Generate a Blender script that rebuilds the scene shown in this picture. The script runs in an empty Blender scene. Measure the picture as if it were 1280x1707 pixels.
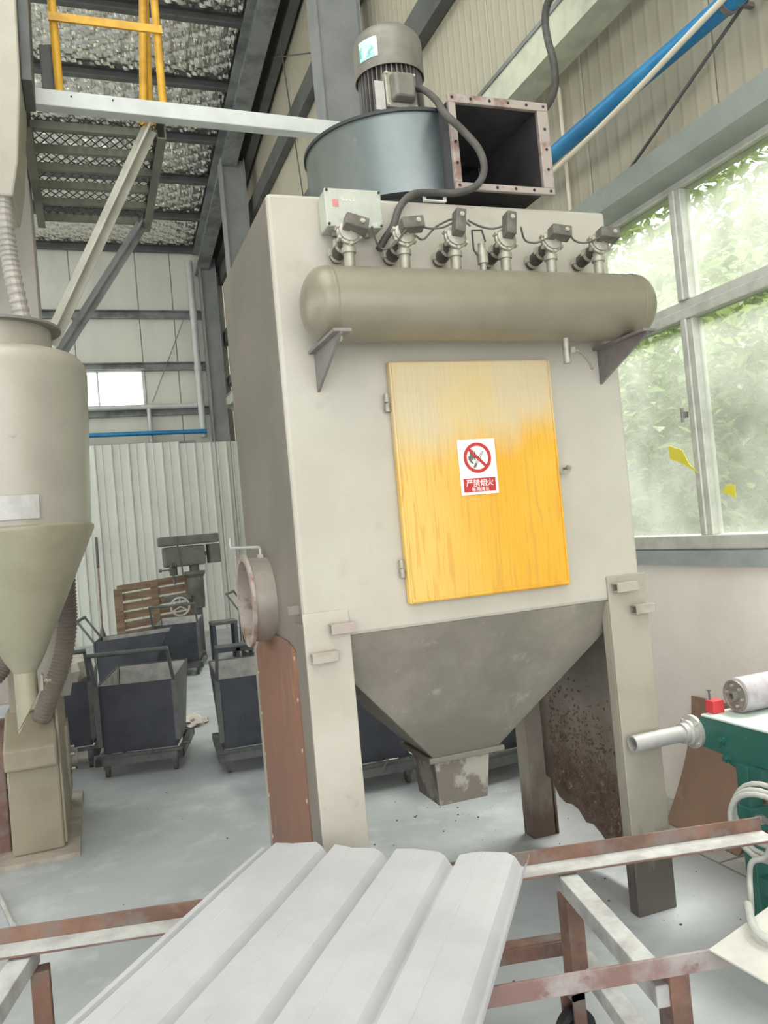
import bpy, bmesh, math, random
from mathutils import Vector, Matrix, noise as mnoise
random.seed(11)
SC = bpy.context.scene
COL = SC.collection

# ------------------------------------------------------------------ camera
FPX = 1345.0
def cam_axes(yaw, pit, roll):
    cy, sy, cp, sp = math.cos(yaw), math.sin(yaw), math.cos(pit), math.sin(pit)
    fw = Vector((sy*cp, cy*cp, sp)); r = Vector((cy, -sy, 0)); u = r.cross(fw)
    return r*math.cos(roll)+u*math.sin(roll), -r*math.sin(roll)+u*math.cos(roll), fw
_r, _u, _f = cam_axes(0.3495, 0.0215, -0.0905)
cd = bpy.data.cameras.new('camera'); cam = bpy.data.objects.new('camera', cd); COL.objects.link(cam)
cd.sensor_fit = 'VERTICAL'; cd.sensor_height = 36.0; cd.lens = FPX*36.0/1707.0
cd.clip_start = 0.05; cd.clip_end = 200
cam.matrix_world = Matrix(((_r.x, _u.x, -_f.x, 0), (_r.y, _u.y, -_f.y, 0), (_r.z, _u.z, -_f.z, 1.6), (0, 0, 0, 1)))
SC.camera = cam

# ------------------------------------------------------------------ world, light, exposure
wd = bpy.data.worlds.new('sky'); SC.world = wd; wd.use_nodes = True
bgn = wd.node_tree.nodes['Background']
bgn.inputs['Color'].default_value = (0.97, 0.98, 1.0, 1); bgn.inputs['Strength'].default_value = 1.0
sun = bpy.data.lights.new('hazy_sun', 'SUN'); sun.energy = 3.8; sun.angle = math.radians(28); sun.color = (1.0, .97, .92)
so = bpy.data.objects.new('hazy_sun', sun); COL.objects.link(so)
so.rotation_euler = Vector((-.46, -.16, -.87)).to_track_quat('-Z', 'Y').to_euler()
def portal(name, loc, rot, sx, sy):
    l = bpy.data.lights.new(name, 'AREA'); l.shape = 'RECTANGLE'; l.size = sx; l.size_y = sy
    l.cycles.is_portal = True
    o = bpy.data.objects.new(name, l); COL.objects.link(o); o.location = loc; o.rotation_euler = rot
SC.view_settings.view_transform = 'Standard'; SC.view_settings.look = 'None'
SC.view_settings.gamma = 1.0; SC.view_settings.use_curve_mapping = False
SC.view_settings.exposure = 1.73

# ------------------------------------------------------------------ helpers
W = {}
def s2l(c):
    c = c/255.0
    return c/12.92 if c <= 0.04045 else ((c+0.055)/1.055)**2.4
def rgb(r, g, b): return (s2l(r), s2l(g), s2l(b), 1.0)

MATS = {}
def mat(name, c, rough=0.6, metal=0.0, c2=None, sc=4.0, lo=0.42, hi=0.62, stretch=(1, 1, 1), c3=None, sc3=14.0, lo3=0.6, hi3=0.7,
        bump=0.0, bsc=40.0, zdirt=None):
    """Painted / dusty surface: base colour, a second tone in large patches, a third in small spots, fine bump."""
    m = bpy.data.materials.new(name); m.use_nodes = True
    nt = m.node_tree; N = nt.nodes; L = nt.links; bs = N['Principled BSDF']
    bs.inputs['Roughness'].default_value = rough; bs.inputs['Metallic'].default_value = metal
    tc = N.new('ShaderNodeTexCoord')
    def noise(scale, st, det=5):
        mp = N.new('ShaderNodeMapping'); mp.inputs['Scale'].default_value = st
        L.new(tc.outputs['Object'], mp.inputs['Vector'])
        n = N.new('ShaderNodeTexNoise'); n.inputs['Scale'].default_value = scale; n.inputs['Detail'].default_value = det
        n.inputs['Roughness'].default_value = 0.62
        L.new(mp.outputs['Vector'], n.inputs['Vector']); return n.outputs['Fac']
    def ramp(src, a, b):
        r = N.new('ShaderNodeMapRange'); r.inputs['From Min'].default_value = a; r.inputs['From Max'].default_value = b
        L.new(src, r.inputs['Value']); return r.outputs['Result']
    def mix(fac, a, b):
        x = N.new('ShaderNodeMix'); x.data_type = 'RGBA'
        L.new(fac, x.inputs['Factor'])
        for s, i in ((a, 6), (b, 7)):
            if isinstance(s, tuple): x.inputs[i].default_value = s
            else: L.new(s, x.inputs[i])
        return x.outputs[2]
    col = c
    if c2: col = mix(ramp(noise(sc, stretch), lo, hi), col, c2)
    if c3: col = mix(ramp(noise(sc3, stretch, 8), lo3, hi3), col, c3)
    if zdirt:
        zc, z0, z1 = zdirt
        sp = N.new('ShaderNodeSeparateXYZ'); L.new(tc.outputs['Object'], sp.inputs[0])
        a = N.new('ShaderNodeMath'); a.operation = 'MULTIPLY_ADD'; a.inputs[1].default_value = 0.5
        L.new(noise(9, (1, 1, .5)), a.inputs[0]); L.new(sp.outputs['Z'], a.inputs[2])
        col = mix(ramp(a.outputs[0], z1+.25, z0+.25), col, zc)
    if isinstance(col, tuple): bs.inputs['Base Color'].default_value = col
    else: L.new(col, bs.inputs['Base Color'])
    if bump:
        b = N.new('ShaderNodeBump'); b.inputs['Strength'].default_value = bump; b.inputs['Distance'].default_value = 0.01
        L.new(noise(bsc, stretch, 6), b.inputs['Height']); L.new(b.outputs['Normal'], bs.inputs['Normal'])
    MATS[name] = m
    return m

class MB:
    """collects faces; build() links ONE mesh object"""
    def __init__(self): self.v = []; self.f = []
    def add(self, vs, fs):
        b = len(self.v); self.v += [Vector(p) for p in vs]; self.f += [tuple(i+b for i in f) for f in fs]; return self
    def box(self, x0, x1, y0, y1, z0, z1):
        return self.add([(x0, y0, z0), (x1, y0, z0), (x1, y1, z0), (x0, y1, z0), (x0, y0, z1), (x1, y0, z1), (x1, y1, z1), (x0, y1, z1)],
                        [(0, 3, 2, 1), (4, 5, 6, 7), (0, 1, 5, 4), (1, 2, 6, 5), (2, 3, 7, 6), (3, 0, 4, 7)])
    def frame(self, p0, p1, up=(0, 0, 1)):
        d = (Vector(p1)-Vector(p0)).normalized(); up = Vector(up)
        if abs(d.dot(up)) > 0.98: up = Vector((0, 1, 0)) if abs(d.y) < .9 else Vector((1, 0, 0))
        s = d.cross(up).normalized(); return d, s, s.cross(d)
    def ext(self, prof, p0, p1, up=(0, 0, 1)):
        """closed 2D profile (side, up) swept p0 -> p1"""
        d, s, u = self.frame(p0, p1, up); n = len(prof); vs = []
        for p in (Vector(p0), Vector(p1)): vs += [p+s*a+u*b for a, b in prof]
        return self.add(vs, [tuple(range(n-1, -1, -1)), tuple(range(n, 2*n))]+[(i, (i+1) % n, n+(i+1) % n, n+i) for i in range(n)])
    def bar(self, p0, p1, w, h, up=(0, 0, 1)):
        return self.ext([(-w/2, -h/2), (w/2, -h/2), (w/2, h/2), (-w/2, h/2)], p0, p1, up)
    def cyl(self, p0, p1, r0, r1=None, n=16, caps=True):
        r1 = r0 if r1 is None else r1; d, s, u = self.frame(p0, p1); vs = []
        for p, r in ((Vector(p0), r0), (Vector(p1), r1)):
            vs += [p+(s*math.cos(2*math.pi*i/n)+u*math.sin(2*math.pi*i/n))*r for i in range(n)]
        fs = [(i, (i+1) % n, n+(i+1) % n, n+i) for i in range(n)]
        if caps: fs += [tuple(range(n-1, -1, -1)), tuple(range(n, 2*n))]
        return self.add(vs, fs)
    def lathe(self, prof, o, ax=(0, 0, 1), n=32, a0=0, a1=2*math.pi, loop=False):
        """profile [(radius, height)] about axis ax through o; loop closes the profile on itself"""
        o = Vector(o); d, s, u = self.frame((0, 0, 0), ax); full = abs(a1-a0-2*math.pi) < 1e-6
        k = n if full else n+1; m = len(prof); vs = []
        for i in range(k):
            a = a0+(a1-a0)*i/n; e = s*math.cos(a)+u*math.sin(a)
            vs += [o+e*max(r, 1e-5)+d*h for r, h in prof]
        fs = []
        for i in range(n):
            j = (i+1) % k
            for q in range(m if loop else m-1): fs.append((i*m+q, j*m+q, j*m+(q+1) % m, i*m+(q+1) % m))
        return self.add(vs, fs)
    def prism(self, poly, ax, a, b):
        f = {'x': lambda p, t: (t, p[0], p[1]), 'y': lambda p, t: (p[0], t, p[1]), 'z': lambda p, t: (p[0], p[1], t)}[ax]
        n = len(poly)
        return self.add([f(p, a) for p in poly]+[f(p, b) for p in poly],
                        [tuple(range(n-1, -1, -1)), tuple(range(n, 2*n))]+[(i, (i+1) % n, n+(i+1) % n, n+i) for i in range(n)])
    def hexa(self, lo, hi):
        """solid between two quads"""
        return self.add(list(lo)+list(hi), [(3, 2, 1, 0), (4, 5, 6, 7), (0, 1, 5, 4), (1, 2, 6, 5), (2, 3, 7, 6), (3, 0, 4, 7)])
    def tube(self, pts, r, n=8, rad=None):
        pts = [Vector(p) for p in pts]; m = len(pts); vs = []; s = None
        for i, p in enumerate(pts):
            d = (pts[min(i+1, m-1)]-pts[max(i-1, 0)]).normalized()
            if s is None:
                s = d.cross(Vector((0, 0, 1)))
                if s.length < .1: s = d.cross(Vector((0, 1, 0)))
            s = (s-d*s.dot(d)).normalized(); u = s.cross(d); rr = rad[i] if rad else r
            vs += [p+(s*math.cos(2*math.pi*k/n)+u*math.sin(2*math.pi*k/n))*rr for k in range(n)]
        fs = [(i*n+k, i*n+(k+1) % n, (i+1)*n+(k+1) % n, (i+1)*n+k) for i in range(m-1) for k in range(n)]
        fs += [tuple(range(n-1, -1, -1)), tuple(range((m-1)*n, m*n))]
        return self.add(vs, fs)
    def torus(self, c, ax, R, r, n=24, k=8):
        return self.lathe([(R+r*math.cos(2*math.pi*i/k), r*math.sin(2*math.pi*i/k)) for i in range(k)], c, ax, n, loop=True)
    def build(self, name, m, parent=None, smooth=None, bevel=0, kind=None, local=False, label=None, recalc=True, seg=2):
        vs = [Vector(p) for p in self.v]
        if parent is not None:
            mw = W[parent]
            if not local:
                inv = mw.inverted(); vs = [inv @ p for p in vs]
            loc = Vector((0, 0, 0))
        else:
            lo = Vector([min(p[i] for p in vs) for i in range(3)]); hi = Vector([max(p[i] for p in vs) for i in range(3)])
            loc = Vector(((lo.x+hi.x)/2, (lo.y+hi.y)/2, lo.z)); vs = [p-loc for p in vs]; mw = Matrix.Translation(loc)
        me = bpy.data.meshes.new(name); me.from_pydata(vs, [], self.f)
        if recalc:
            bm = bmesh.new(); bm.from_mesh(me); bmesh.ops.recalc_face_normals(bm, faces=bm.faces); bm.to_mesh(me); bm.free()
        if m: me.materials.append(MATS[m])
        if smooth:
            me.polygons.foreach_set('use_smooth', [True]*len(me.polygons)); me.set_sharp_from_angle(angle=math.radians(smooth))
        me.update()
        o = bpy.data.objects.new(name, me); COL.objects.link(o); o.location = loc
        if parent is not None: o.parent = parent
        W[o] = mw
        if bevel:
            b = o.modifiers.new('bevel', 'BEVEL'); b.width = bevel; b.segments = seg; b.limit_method = 'ANGLE'; b.angle_limit = math.radians(40)
        if kind: o['kind'] = kind
        if label: o['label'] = label
        return o

def thing(name, label, cat, loc=(0, 0, 0), rz=0.0, group=None, kind=None):
    o = bpy.data.objects.new(name, None); COL.objects.link(o); o.empty_display_size = .1
    o.location = loc; o.rotation_euler = (0, 0, rz); o['label'] = label
    if cat: o['category'] = cat
    if group: o['group'] = group
    if kind: o['kind'] = kind
    W[o] = Matrix.Translation(Vector(loc)) @ Matrix.Rotation(rz, 4, 'Z')
    return o
def tag(o, label, cat, group=None):
    o['label'] = label; o['category'] = cat
    if group: o['group'] = group
    return o
def copy_tree(src, loc, rz, label=None, parent=None):
    c = src.copy(); COL.objects.link(c)
    if parent is None:
        c.location = loc; c.rotation_euler = (0, 0, rz)
        if label: c['label'] = label
        W[c] = Matrix.Translation(Vector(loc)) @ Matrix.Rotation(rz, 4, 'Z')
    else: c.parent = parent; W[c] = W[parent]
    for ch in [x for x in src.children]: copy_tree(ch, None, 0, None, c)
    return c
def spline(pts, k=6):
    P = [Vector(p) for p in pts]; out = []
    for i in range(len(P)-1):
        p0, p1, p2, p3 = P[max(i-1, 0)], P[i], P[i+1], P[min(i+2, len(P)-1)]
        for j in range(k):
            t = j/k
            out.append(0.5*((2*p1)+(p2-p0)*t+(2*p0-5*p1+4*p2-p3)*t*t+(3*p1-p0-3*p2+p3)*t**3))
    out.append(P[-1]); return out
def cchan(w, h, t):      # C section: open to +side
    return [(-w/2, -h/2), (w/2, -h/2), (w/2, -h/2+t), (-w/2+t, -h/2+t), (-w/2+t, h/2-t), (w/2, h/2-t), (w/2, h/2), (-w/2, h/2)]
def ibeam(w, h, t):
    return [(-w/2, -h/2), (w/2, -h/2), (w/2, -h/2+t), (t/2, -h/2+t), (t/2, h/2-t), (w/2, h/2-t), (w/2, h/2), (-w/2, h/2), (-w/2, h/2-t), (-t/2, h/2-t), (-t/2, -h/2+t), (-w/2, -h/2+t)]

# ------------------------------------------------------------------ materials
mat('beige', rgb(190, 184, 172), .45, 0, rgb(182, 176, 163), 2.2, bump=.06, bsc=90, c3=rgb(174, 167, 154), sc3=7, lo3=.62, hi3=.8)
mat('beige_shaded', rgb(128, 120, 111), .5, 0, rgb(114, 107, 99), 1.6, bump=.06, bsc=80)  # darker copy of the beige: shade of the left side put into the colour
mat('leg_paint', rgb(194, 187, 175), .5, 0, rgb(182, 175, 162), 2.4, c3=rgb(168, 158, 146), sc3=9, lo3=.62, hi3=.75, bump=.1, bsc=60)
mat('leg_dirty_shaded', rgb(170, 163, 148), .5, 0, rgb(156, 150, 136), 2.4, bump=.1, bsc=60, zdirt=(rgb(92, 86, 80), .22, .36))  # base tone darkened for the shade on this leg; real dirt only at the foot
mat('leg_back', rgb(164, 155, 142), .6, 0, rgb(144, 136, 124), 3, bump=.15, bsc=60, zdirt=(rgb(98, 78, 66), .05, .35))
mat('hopper', rgb(134, 128, 117), .6, .1, rgb(156, 149, 138), 2.0, .45, .62, bump=.1, bsc=50, c3=rgb(176, 170, 158), sc3=11, lo3=.6, hi3=.78)
mat('chute', rgb(128, 120, 112), .6, .1, rgb(176, 170, 160), 5.5, .5, .56, bump=.2, bsc=40)
mat('rust_panel', rgb(140, 100, 80), .7, 0, rgb(124, 94, 83), 2.5, stretch=(1, 1, .35), c3=rgb(168, 116, 84), sc3=6, bump=.1, bsc=60)
mat('crust_panel', rgb(160, 150, 140), .8, 0, rgb(144, 134, 124), 3, bump=.4, bsc=50, zdirt=(rgb(112, 94, 84), .35, .72))
mat('crust', rgb(132, 112, 98), .9, 0, rgb(104, 86, 74), 12, c3=rgb(170, 152, 120), sc3=30, lo3=.58, hi3=.65)
mat('steel', rgb(176, 178, 176), .38, .75, rgb(150, 154, 156), 2.5, stretch=(1, 1, .3), bump=.03)
mat('fan_steel', rgb(146, 152, 150), .36, .8, rgb(124, 136, 140), 1.6, stretch=(1, 1, .6), c3=rgb(176, 178, 170), sc3=4)
mat('fan_dark', rgb(62, 66, 66), .6, .2)
mat('duct_inside', rgb(92, 90, 92), .65, .3, rgb(74, 72, 74), 3)
mat('flange_rust', rgb(176, 164, 156), .6, .3, rgb(142, 112, 100), 9, .5, .62, c3=rgb(160, 84, 76), sc3=16, lo3=.66, hi3=.74)
mat('motor', rgb(140, 136, 126), .5, .35, rgb(120, 116, 108), 5)
mat('motor_fin', rgb(122, 118, 114), .55, .4, rgb(104, 100, 98), 6)
mat('sticker', rgb(206, 226, 220), .4, 0, rgb(120, 196, 190), 22, .5, .56)
mat('tank', rgb(141, 134, 118), .36, .15, rgb(130, 123, 107), 2.5, bump=.06, bsc=70, c3=rgb(118, 111, 96), sc3=8, lo3=.66, hi3=.8)
mat('bracket', rgb(142, 136, 134), .55, .2, rgb(122, 116, 114), 5)
mat('valve', rgb(176, 172, 158), .45, .5, rgb(150, 146, 134), 18)
mat('coil', rgb(98, 94, 88), .55, .1, rgb(122, 116, 108), 14)
mat('rubber', rgb(72, 70, 66), .6, 0, rgb(92, 88, 82), 12)
mat('bolt', rgb(206, 202, 190), .4, .6)
mat('wire', rgb(98, 96, 88), .55)
mat('cbox', rgb(190, 192, 180), .45, 0, rgb(172, 176, 164), 7, c3=rgb(206, 204, 194), sc3=18)
mat('red_mark', rgb(206, 140, 132), .5)
mat('silo', rgb(174, 168, 155), .36, .1, rgb(163, 157, 144), 1.8, bump=.06, bsc=60, c3=rgb(150, 143, 128), sc3=10, lo3=.66, hi3=.78)
mat('silo_cone', rgb(164, 159, 138), .38, .1, rgb(152, 147, 126), 2.4, bump=.08, bsc=50, c3=rgb(150, 140, 116), sc3=20, lo3=.68, hi3=.76)
mat('boot', rgb(156, 145, 126), .5, 0, rgb(142, 131, 113), 2.5, bump=.06, c3=rgb(126, 114, 98), sc3=8, lo3=.65, hi3=.8)
mat('plate_dirty', rgb(176, 166, 154), .7, 0, rgb(150, 140, 130), 6, bump=.2)
mat('hose_brown', rgb(120, 110, 100), .6, 0, rgb(102, 92, 84), 4)
mat('hose_grey', rgb(170, 164, 156), .5, .2, rgb(148, 142, 136), 5)
mat('frame_grey', rgb(146, 148, 147), .55, .2, rgb(110, 112, 110), 3)
mat('dark_grey', rgb(98, 99, 97), .6, .1, rgb(84, 85, 84), 3)
mat('column', rgb(150, 151, 150), .55, .1, rgb(136, 138, 137), 2)
mat('green_grey', rgb(118, 120, 104), .55, .1, rgb(104, 106, 92), 4)
mat('brace', rgb(184, 182, 168), .55, .1, rgb(168, 166, 152), 5, c3=rgb(110, 104, 94), sc3=14, lo3=.72, hi3=.76)
mat('white_metal', rgb(206, 208, 205), .4, .1, rgb(192, 194, 191), 3)
mat('casing', rgb(178, 171, 165), .55, .05, rgb(164, 158, 152), 2)
mat('sack', rgb(214, 208, 200), .9, 0, rgb(186, 178, 168), 7, bump=.4, bsc=18)
mat('yellow', rgb(222, 170, 50), .45, 0, rgb(196, 146, 44), 7, c3=rgb(146, 112, 60), sc3=14, lo3=.66, hi3=.74)
mat('wall_cream', rgb(184, 177, 157), .55, 0, rgb(172, 165, 146), 1.2, stretch=(1, 1, .25), c3=rgb(176, 168, 148), sc3=5, lo3=.68, hi3=.85)
mat('wall_far', rgb(220, 220, 208), .6, 0, rgb(208, 208, 198), 1.4, stretch=(1, 1, .3))
mat('wall_paint', rgb(246, 238, 232), .75, 0, rgb(238, 228, 221), 1.6, c3=rgb(186, 172, 162), sc3=9, lo3=.68, hi3=.78, bump=.25, bsc=22)
mat('fence', rgb(218, 220, 212), .45, .05, rgb(206, 208, 200), 1.2, stretch=(1, 1, .3))
mat('floor', rgb(176, 179, 181), .5, 0, rgb(160, 163, 165), 1.1, c3=rgb(194, 196, 198), sc3=3.2, lo3=.52, hi3=.72, bump=.08, bsc=30)
mat('slab', rgb(184, 182, 178), .65, 0, rgb(168, 166, 162), 2.5, c3=rgb(200, 198, 194), sc3=8, bump=.15)
mat('win_frame', rgb(206, 206, 198), .45, .25, rgb(186, 186, 178), 8)
mat('sill', rgb(166, 174, 174), .5, .1, rgb(150, 158, 160), 5)
mat('beam_green', rgb(146, 152, 146), .5, .1, rgb(134, 140, 134), 3)
mat('blue_pipe', rgb(36, 122, 178), .35, 0, rgb(52, 140, 190), 4)
mat('cream_pipe', rgb(226, 216, 196), .5)
mat('tray', rgb(206, 208, 186), .4, .3, rgb(186, 188, 170), 5)
mat('cart', rgb(74, 76, 84), .5, .25, rgb(62, 64, 72), 3, c3=rgb(96, 96, 102), sc3=12, lo3=.62, hi3=.75)
mat('cart_in', rgb(168, 164, 162), .7, .05, rgb(140, 136, 136), 6, bump=.15)
mat('cart_frame', rgb(104, 106, 104), .55, .25, rgb(88, 90, 90), 6)
mat('powder', rgb(206, 204, 200), .9, 0, rgb(184, 182, 178), 10, bump=.5, bsc=24)
mat('wood', rgb(142, 118, 96), .75, 0, rgb(112, 92, 74), 5, stretch=(.3, 1, 3), bump=.2)
mat('machine', rgb(106, 104, 98), .5, .2, rgb(90, 88, 84), 6)
mat('rust_rail', rgb(138, 104, 88), .75, .05, rgb(114, 88, 78), 6, .42, .58, c3=rgb(128, 120, 115), sc3=9, lo3=.5, hi3=.66, bump=.2)
mat('dusty_rail', rgb(196, 196, 194), .8, 0, rgb(168, 164, 162), 8, c3=rgb(134, 100, 92), sc3=14, lo3=.66, hi3=.76, bump=.2)
mat('sheet', rgb(198, 197, 201), .62, .02, rgb(188, 187, 192), 3, stretch=(1, 1, 1), c3=rgb(176, 174, 178), sc3=22, lo3=.68, hi3=.78, bump=.12, bsc=30)
mat('near_rail', rgb(132, 104, 98), .7, 0, rgb(164, 154, 151), 5, .45, .6, c3=rgb(124, 92, 88), sc3=14, bump=.2)
mat('inlet_steel', rgb(172, 163, 152), .4, .4, rgb(152, 144, 134), 4)
mat('green', rgb(44, 98, 88), .42, .05, rgb(52, 108, 98), 3, c3=rgb(110, 136, 130), sc3=7, lo3=.64, hi3=.8)
mat('belt', rgb(206, 216, 208), .6, 0, rgb(190, 202, 194), 4)
mat('pale_pipe', rgb(196, 194, 190), .5, .25, rgb(178, 176, 172), 7)
mat('roller', rgb(178, 170, 174), .6, .2, rgb(160, 152, 156), 14, c3=rgb(204, 198, 200), sc3=40, lo3=.62, hi3=.7)
mat('roller_end', rgb(146, 142, 136), .5, .4)
mat('red', rgb(206, 62, 66), .5)
mat('hose_pvc', rgb(182, 182, 176), .45, 0, rgb(164, 164, 160), 9)
mat('cardboard', rgb(152, 124, 106), .85, 0, rgb(140, 112, 96), 3, c3=rgb(166, 138, 114), sc3=7, bump=.05)
mat('cardboard_edge', rgb(196, 150, 92), .85)
mat('plate_white', rgb(206, 203, 196), .6, 0, rgb(192, 189, 183), 8)
mat('sign_white', rgb(240, 238, 230), .4)
mat('sign_red', rgb(190, 44, 48), .4)
mat('sign_grey', rgb(104, 100, 90), .5)
mat('sign_text', rgb(246, 236, 232), .4)
mat('black', rgb(34, 34, 36), .6)
mat('debris', rgb(70, 66, 62), .9)
mat('leaf', (.13, .19, .06, 1), .45, 0, (.30, .38, .17, 1), 2.1, c3=(.58, .62, .45, 1), sc3=6, lo3=.58, hi3=.66)  # the pale third tone paints whitish highlights on the leaves
mat('bush_ground', (.10, .16, .04, 1), .9, 0, (.16, .24, .06, 1), 2)
mat('yellow_tape', rgb(226, 214, 70), .5)

def leafy():
    m = MATS['leaf']; N = m.node_tree.nodes; L = m.node_tree.links
    bs = N['Principled BSDF']; out = N['Material Output']
    tr = N.new('ShaderNodeBsdfTranslucent'); mx = N.new('ShaderNodeMixShader'); mx.inputs[0].default_value = .45
    tr.inputs['Color'].default_value = (.34, .44, .16, 1)
    L.new(bs.outputs[0], mx.inputs[1]); L.new(tr.outputs[0], mx.inputs[2]); L.new(mx.outputs[0], out.inputs['Surface'])
leafy()

def door_mat():
    """yellow panel, its upper third dulled by beige over-spray, with thin vertical runs"""
    m = bpy.data.materials.new('door_yellow'); m.use_nodes = True; MATS['door_yellow'] = m
    N = m.node_tree.nodes; L = m.node_tree.links; bs = N['Principled BSDF']; bs.inputs['Roughness'].default_value = .4
    tc = N.new('ShaderNodeTexCoord'); sp = N.new('ShaderNodeSeparateXYZ'); L.new(tc.outputs['Object'], sp.inputs[0])
    def noise(scale, st, det=4, dist=0):
        mp = N.new('ShaderNodeMapping'); mp.inputs['Scale'].default_value = st; L.new(tc.outputs['Object'], mp.inputs['Vector'])
        n = N.new('ShaderNodeTexNoise'); n.inputs['Scale'].default_value = scale; n.inputs['Detail'].default_value = det
        n.inputs['Distortion'].default_value = dist
        L.new(mp.outputs['Vector'], n.inputs['Vector']); return n.outputs['Fac']
    def math_(op, a, b):
        x = N.new('ShaderNodeMath'); x.operation = op
        for i, s in enumerate((a, b)):
            if isinstance(s, (int, float)): x.inputs[i].default_value = s
            else: L.new(s, x.inputs[i])
        return x.outputs[0]
    def rng(v, a, b):
        r = N.new('ShaderNodeMapRange'); r.interpolation_type = 'SMOOTHSTEP'; r.inputs['From Min'].default_value = a; r.inputs['From Max'].default_value = b; L.new(v, r.inputs['Value']); return r.outputs[0]
    def mix(f, a, b):
        x = N.new('ShaderNodeMix'); x.data_type = 'RGBA'; L.new(f, x.inputs['Factor'])
        for s, i in ((a, 6), (b, 7)):
            if isinstance(s, tuple): x.inputs[i].default_value = s
            else: L.new(s, x.inputs[i])
        return x.outputs[2]
    z = sp.outputs['Z']; x = sp.outputs['X']
    zz = math_('ADD', z, math_('MULTIPLY', math_('SUBTRACT', noise(7, (1, 1, .35)), .5), .22))
    zz = math_('SUBTRACT', zz, math_('MULTIPLY', math_('SUBTRACT', x, .0), .10))     # the boundary dips to the left
    over = rng(zz, 1.80, 2.02)
    warm = mix(rng(noise(3.2, (1, 1, .5)), .3, .7), rgb(226, 164, 34), rgb(230, 182, 66))
    left = mix(rng(x, .12, -.34), warm, rgb(228, 188, 100))
    runs = rng(noise(58, (1, 1, .06), 3, .5), .54, .62)
    runs = math_('MULTIPLY', runs, .5)
    y = mix(runs, left, rgb(206, 150, 60))
    top = mix(rng(noise(4, (1, 1, .4)), .4, .75), rgb(206, 190, 156), rgb(216, 190, 128))
    L.new(mix(math_('MULTIPLY', over, .93), y, top), bs.inputs['Base Color'])
    b = N.new('ShaderNodeBump'); b.inputs['Strength'].default_value = .6; b.inputs['Distance'].default_value = .004
    L.new(noise(58, (1, 1, .06), 3, .5), b.inputs['Height']); L.new(b.outputs[0], bs.inputs['Normal'])
door_mat()

def foil_mat():
    """crinkled aluminium insulation with a quilted diamond pattern"""
    m = bpy.data.materials.new('foil'); m.use_nodes = True; MATS['foil'] = m
    N = m.node_tree.nodes; L = m.node_tree.links; bs = N['Principled BSDF']
    bs.inputs['Metallic'].default_value = 1; bs.inputs['Roughness'].default_value = .22; bs.inputs['Base Color'].default_value = (.93, .91, .86, 1)
    tc = N.new('ShaderNodeTexCoord'); hs = []
    for a in (.62, -.62):
        mp = N.new('ShaderNodeMapping'); mp.inputs['Rotation'].default_value = (0, 0, a); L.new(tc.outputs['Object'], mp.inputs['Vector'])
        w = N.new('ShaderNodeTexWave'); w.inputs['Scale'].default_value = .95; w.inputs['Distortion'].default_value = .9; w.bands_direction = 'X'; L.new(mp.outputs[0], w.inputs['Vector']); hs.append(w.outputs['Fac'])
    mp = N.new('ShaderNodeMapping'); mp.inputs['Scale'].default_value = (4, 1.2, 1); L.new(tc.outputs['Object'], mp.inputs['Vector'])
    n = N.new('ShaderNodeTexNoise'); n.inputs['Scale'].default_value = 5; n.inputs['Detail'].default_value = 6; n.inputs['Roughness'].default_value = .7; L.new(mp.outputs[0], n.inputs['Vector'])
    mn = N.new('ShaderNodeMath'); mn.operation = 'MINIMUM'; L.new(hs[0], mn.inputs[0]); L.new(hs[1], mn.inputs[1])
    pw = N.new('ShaderNodeMath'); pw.operation = 'POWER'; pw.inputs[1].default_value = .35; L.new(mn.outputs[0], pw.inputs[0])
    ad = N.new('ShaderNodeMath'); ad.operation = 'MULTIPLY_ADD'; ad.inputs[1].default_value = 2.2; L.new(n.outputs['Fac'], ad.inputs[0]); L.new(pw.outputs[0], ad.inputs[2])
    b = N.new('ShaderNodeBump'); b.inputs['Strength'].default_value = 1; b.inputs['Distance'].default_value = .09
    L.new(ad.outputs[0], b.inputs['Height']); L.new(b.outputs[0], bs.inputs['Normal'])
foil_mat()

mat('foil_skin', (.90, .88, .83, 1), .24, 1.0)
def glass_mat():
    """dusty pane: part clear, part milky film that scatters the daylight"""
    m = bpy.data.materials.new('dusty_glass'); m.use_nodes = True; MATS['dusty_glass'] = m
    N = m.node_tree.nodes; L = m.node_tree.links; out = N['Material Output']; N.remove(N['Principled BSDF'])
    tr = N.new('ShaderNodeBsdfTransparent'); tr.inputs[0].default_value = (.95, .97, .95, 1)
    tl = N.new('ShaderNodeBsdfTranslucent'); tl.inputs[0].default_value = (.86, .88, .84, 1)
    gl = N.new('ShaderNodeBsdfGlossy'); gl.inputs['Roughness'].default_value = .1
    tc = N.new('ShaderNodeTexCoord'); n = N.new('ShaderNodeTexNoise'); n.inputs['Scale'].default_value = 2.2; n.inputs['Detail'].default_value = 4
    L.new(tc.outputs['Object'], n.inputs['Vector'])
    mr = N.new('ShaderNodeMapRange'); mr.inputs['From Min'].default_value = .35; mr.inputs['From Max'].default_value = .7
    mr.inputs['To Min'].default_value = .12; mr.inputs['To Max'].default_value = .32; L.new(n.outputs['Fac'], mr.inputs['Value'])
    m1 = N.new('ShaderNodeMixShader'); L.new(mr.outputs[0], m1.inputs[0]); L.new(tr.outputs[0], m1.inputs[1]); L.new(tl.outputs[0], m1.inputs[2])
    m2 = N.new('ShaderNodeMixShader'); m2.inputs[0].default_value = .03; L.new(m1.outputs[0], m2.inputs[1]); L.new(gl.outputs[0], m2.inputs[2])
    L.new(m2.outputs[0], out.inputs['Surface'])
glass_mat()

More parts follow.
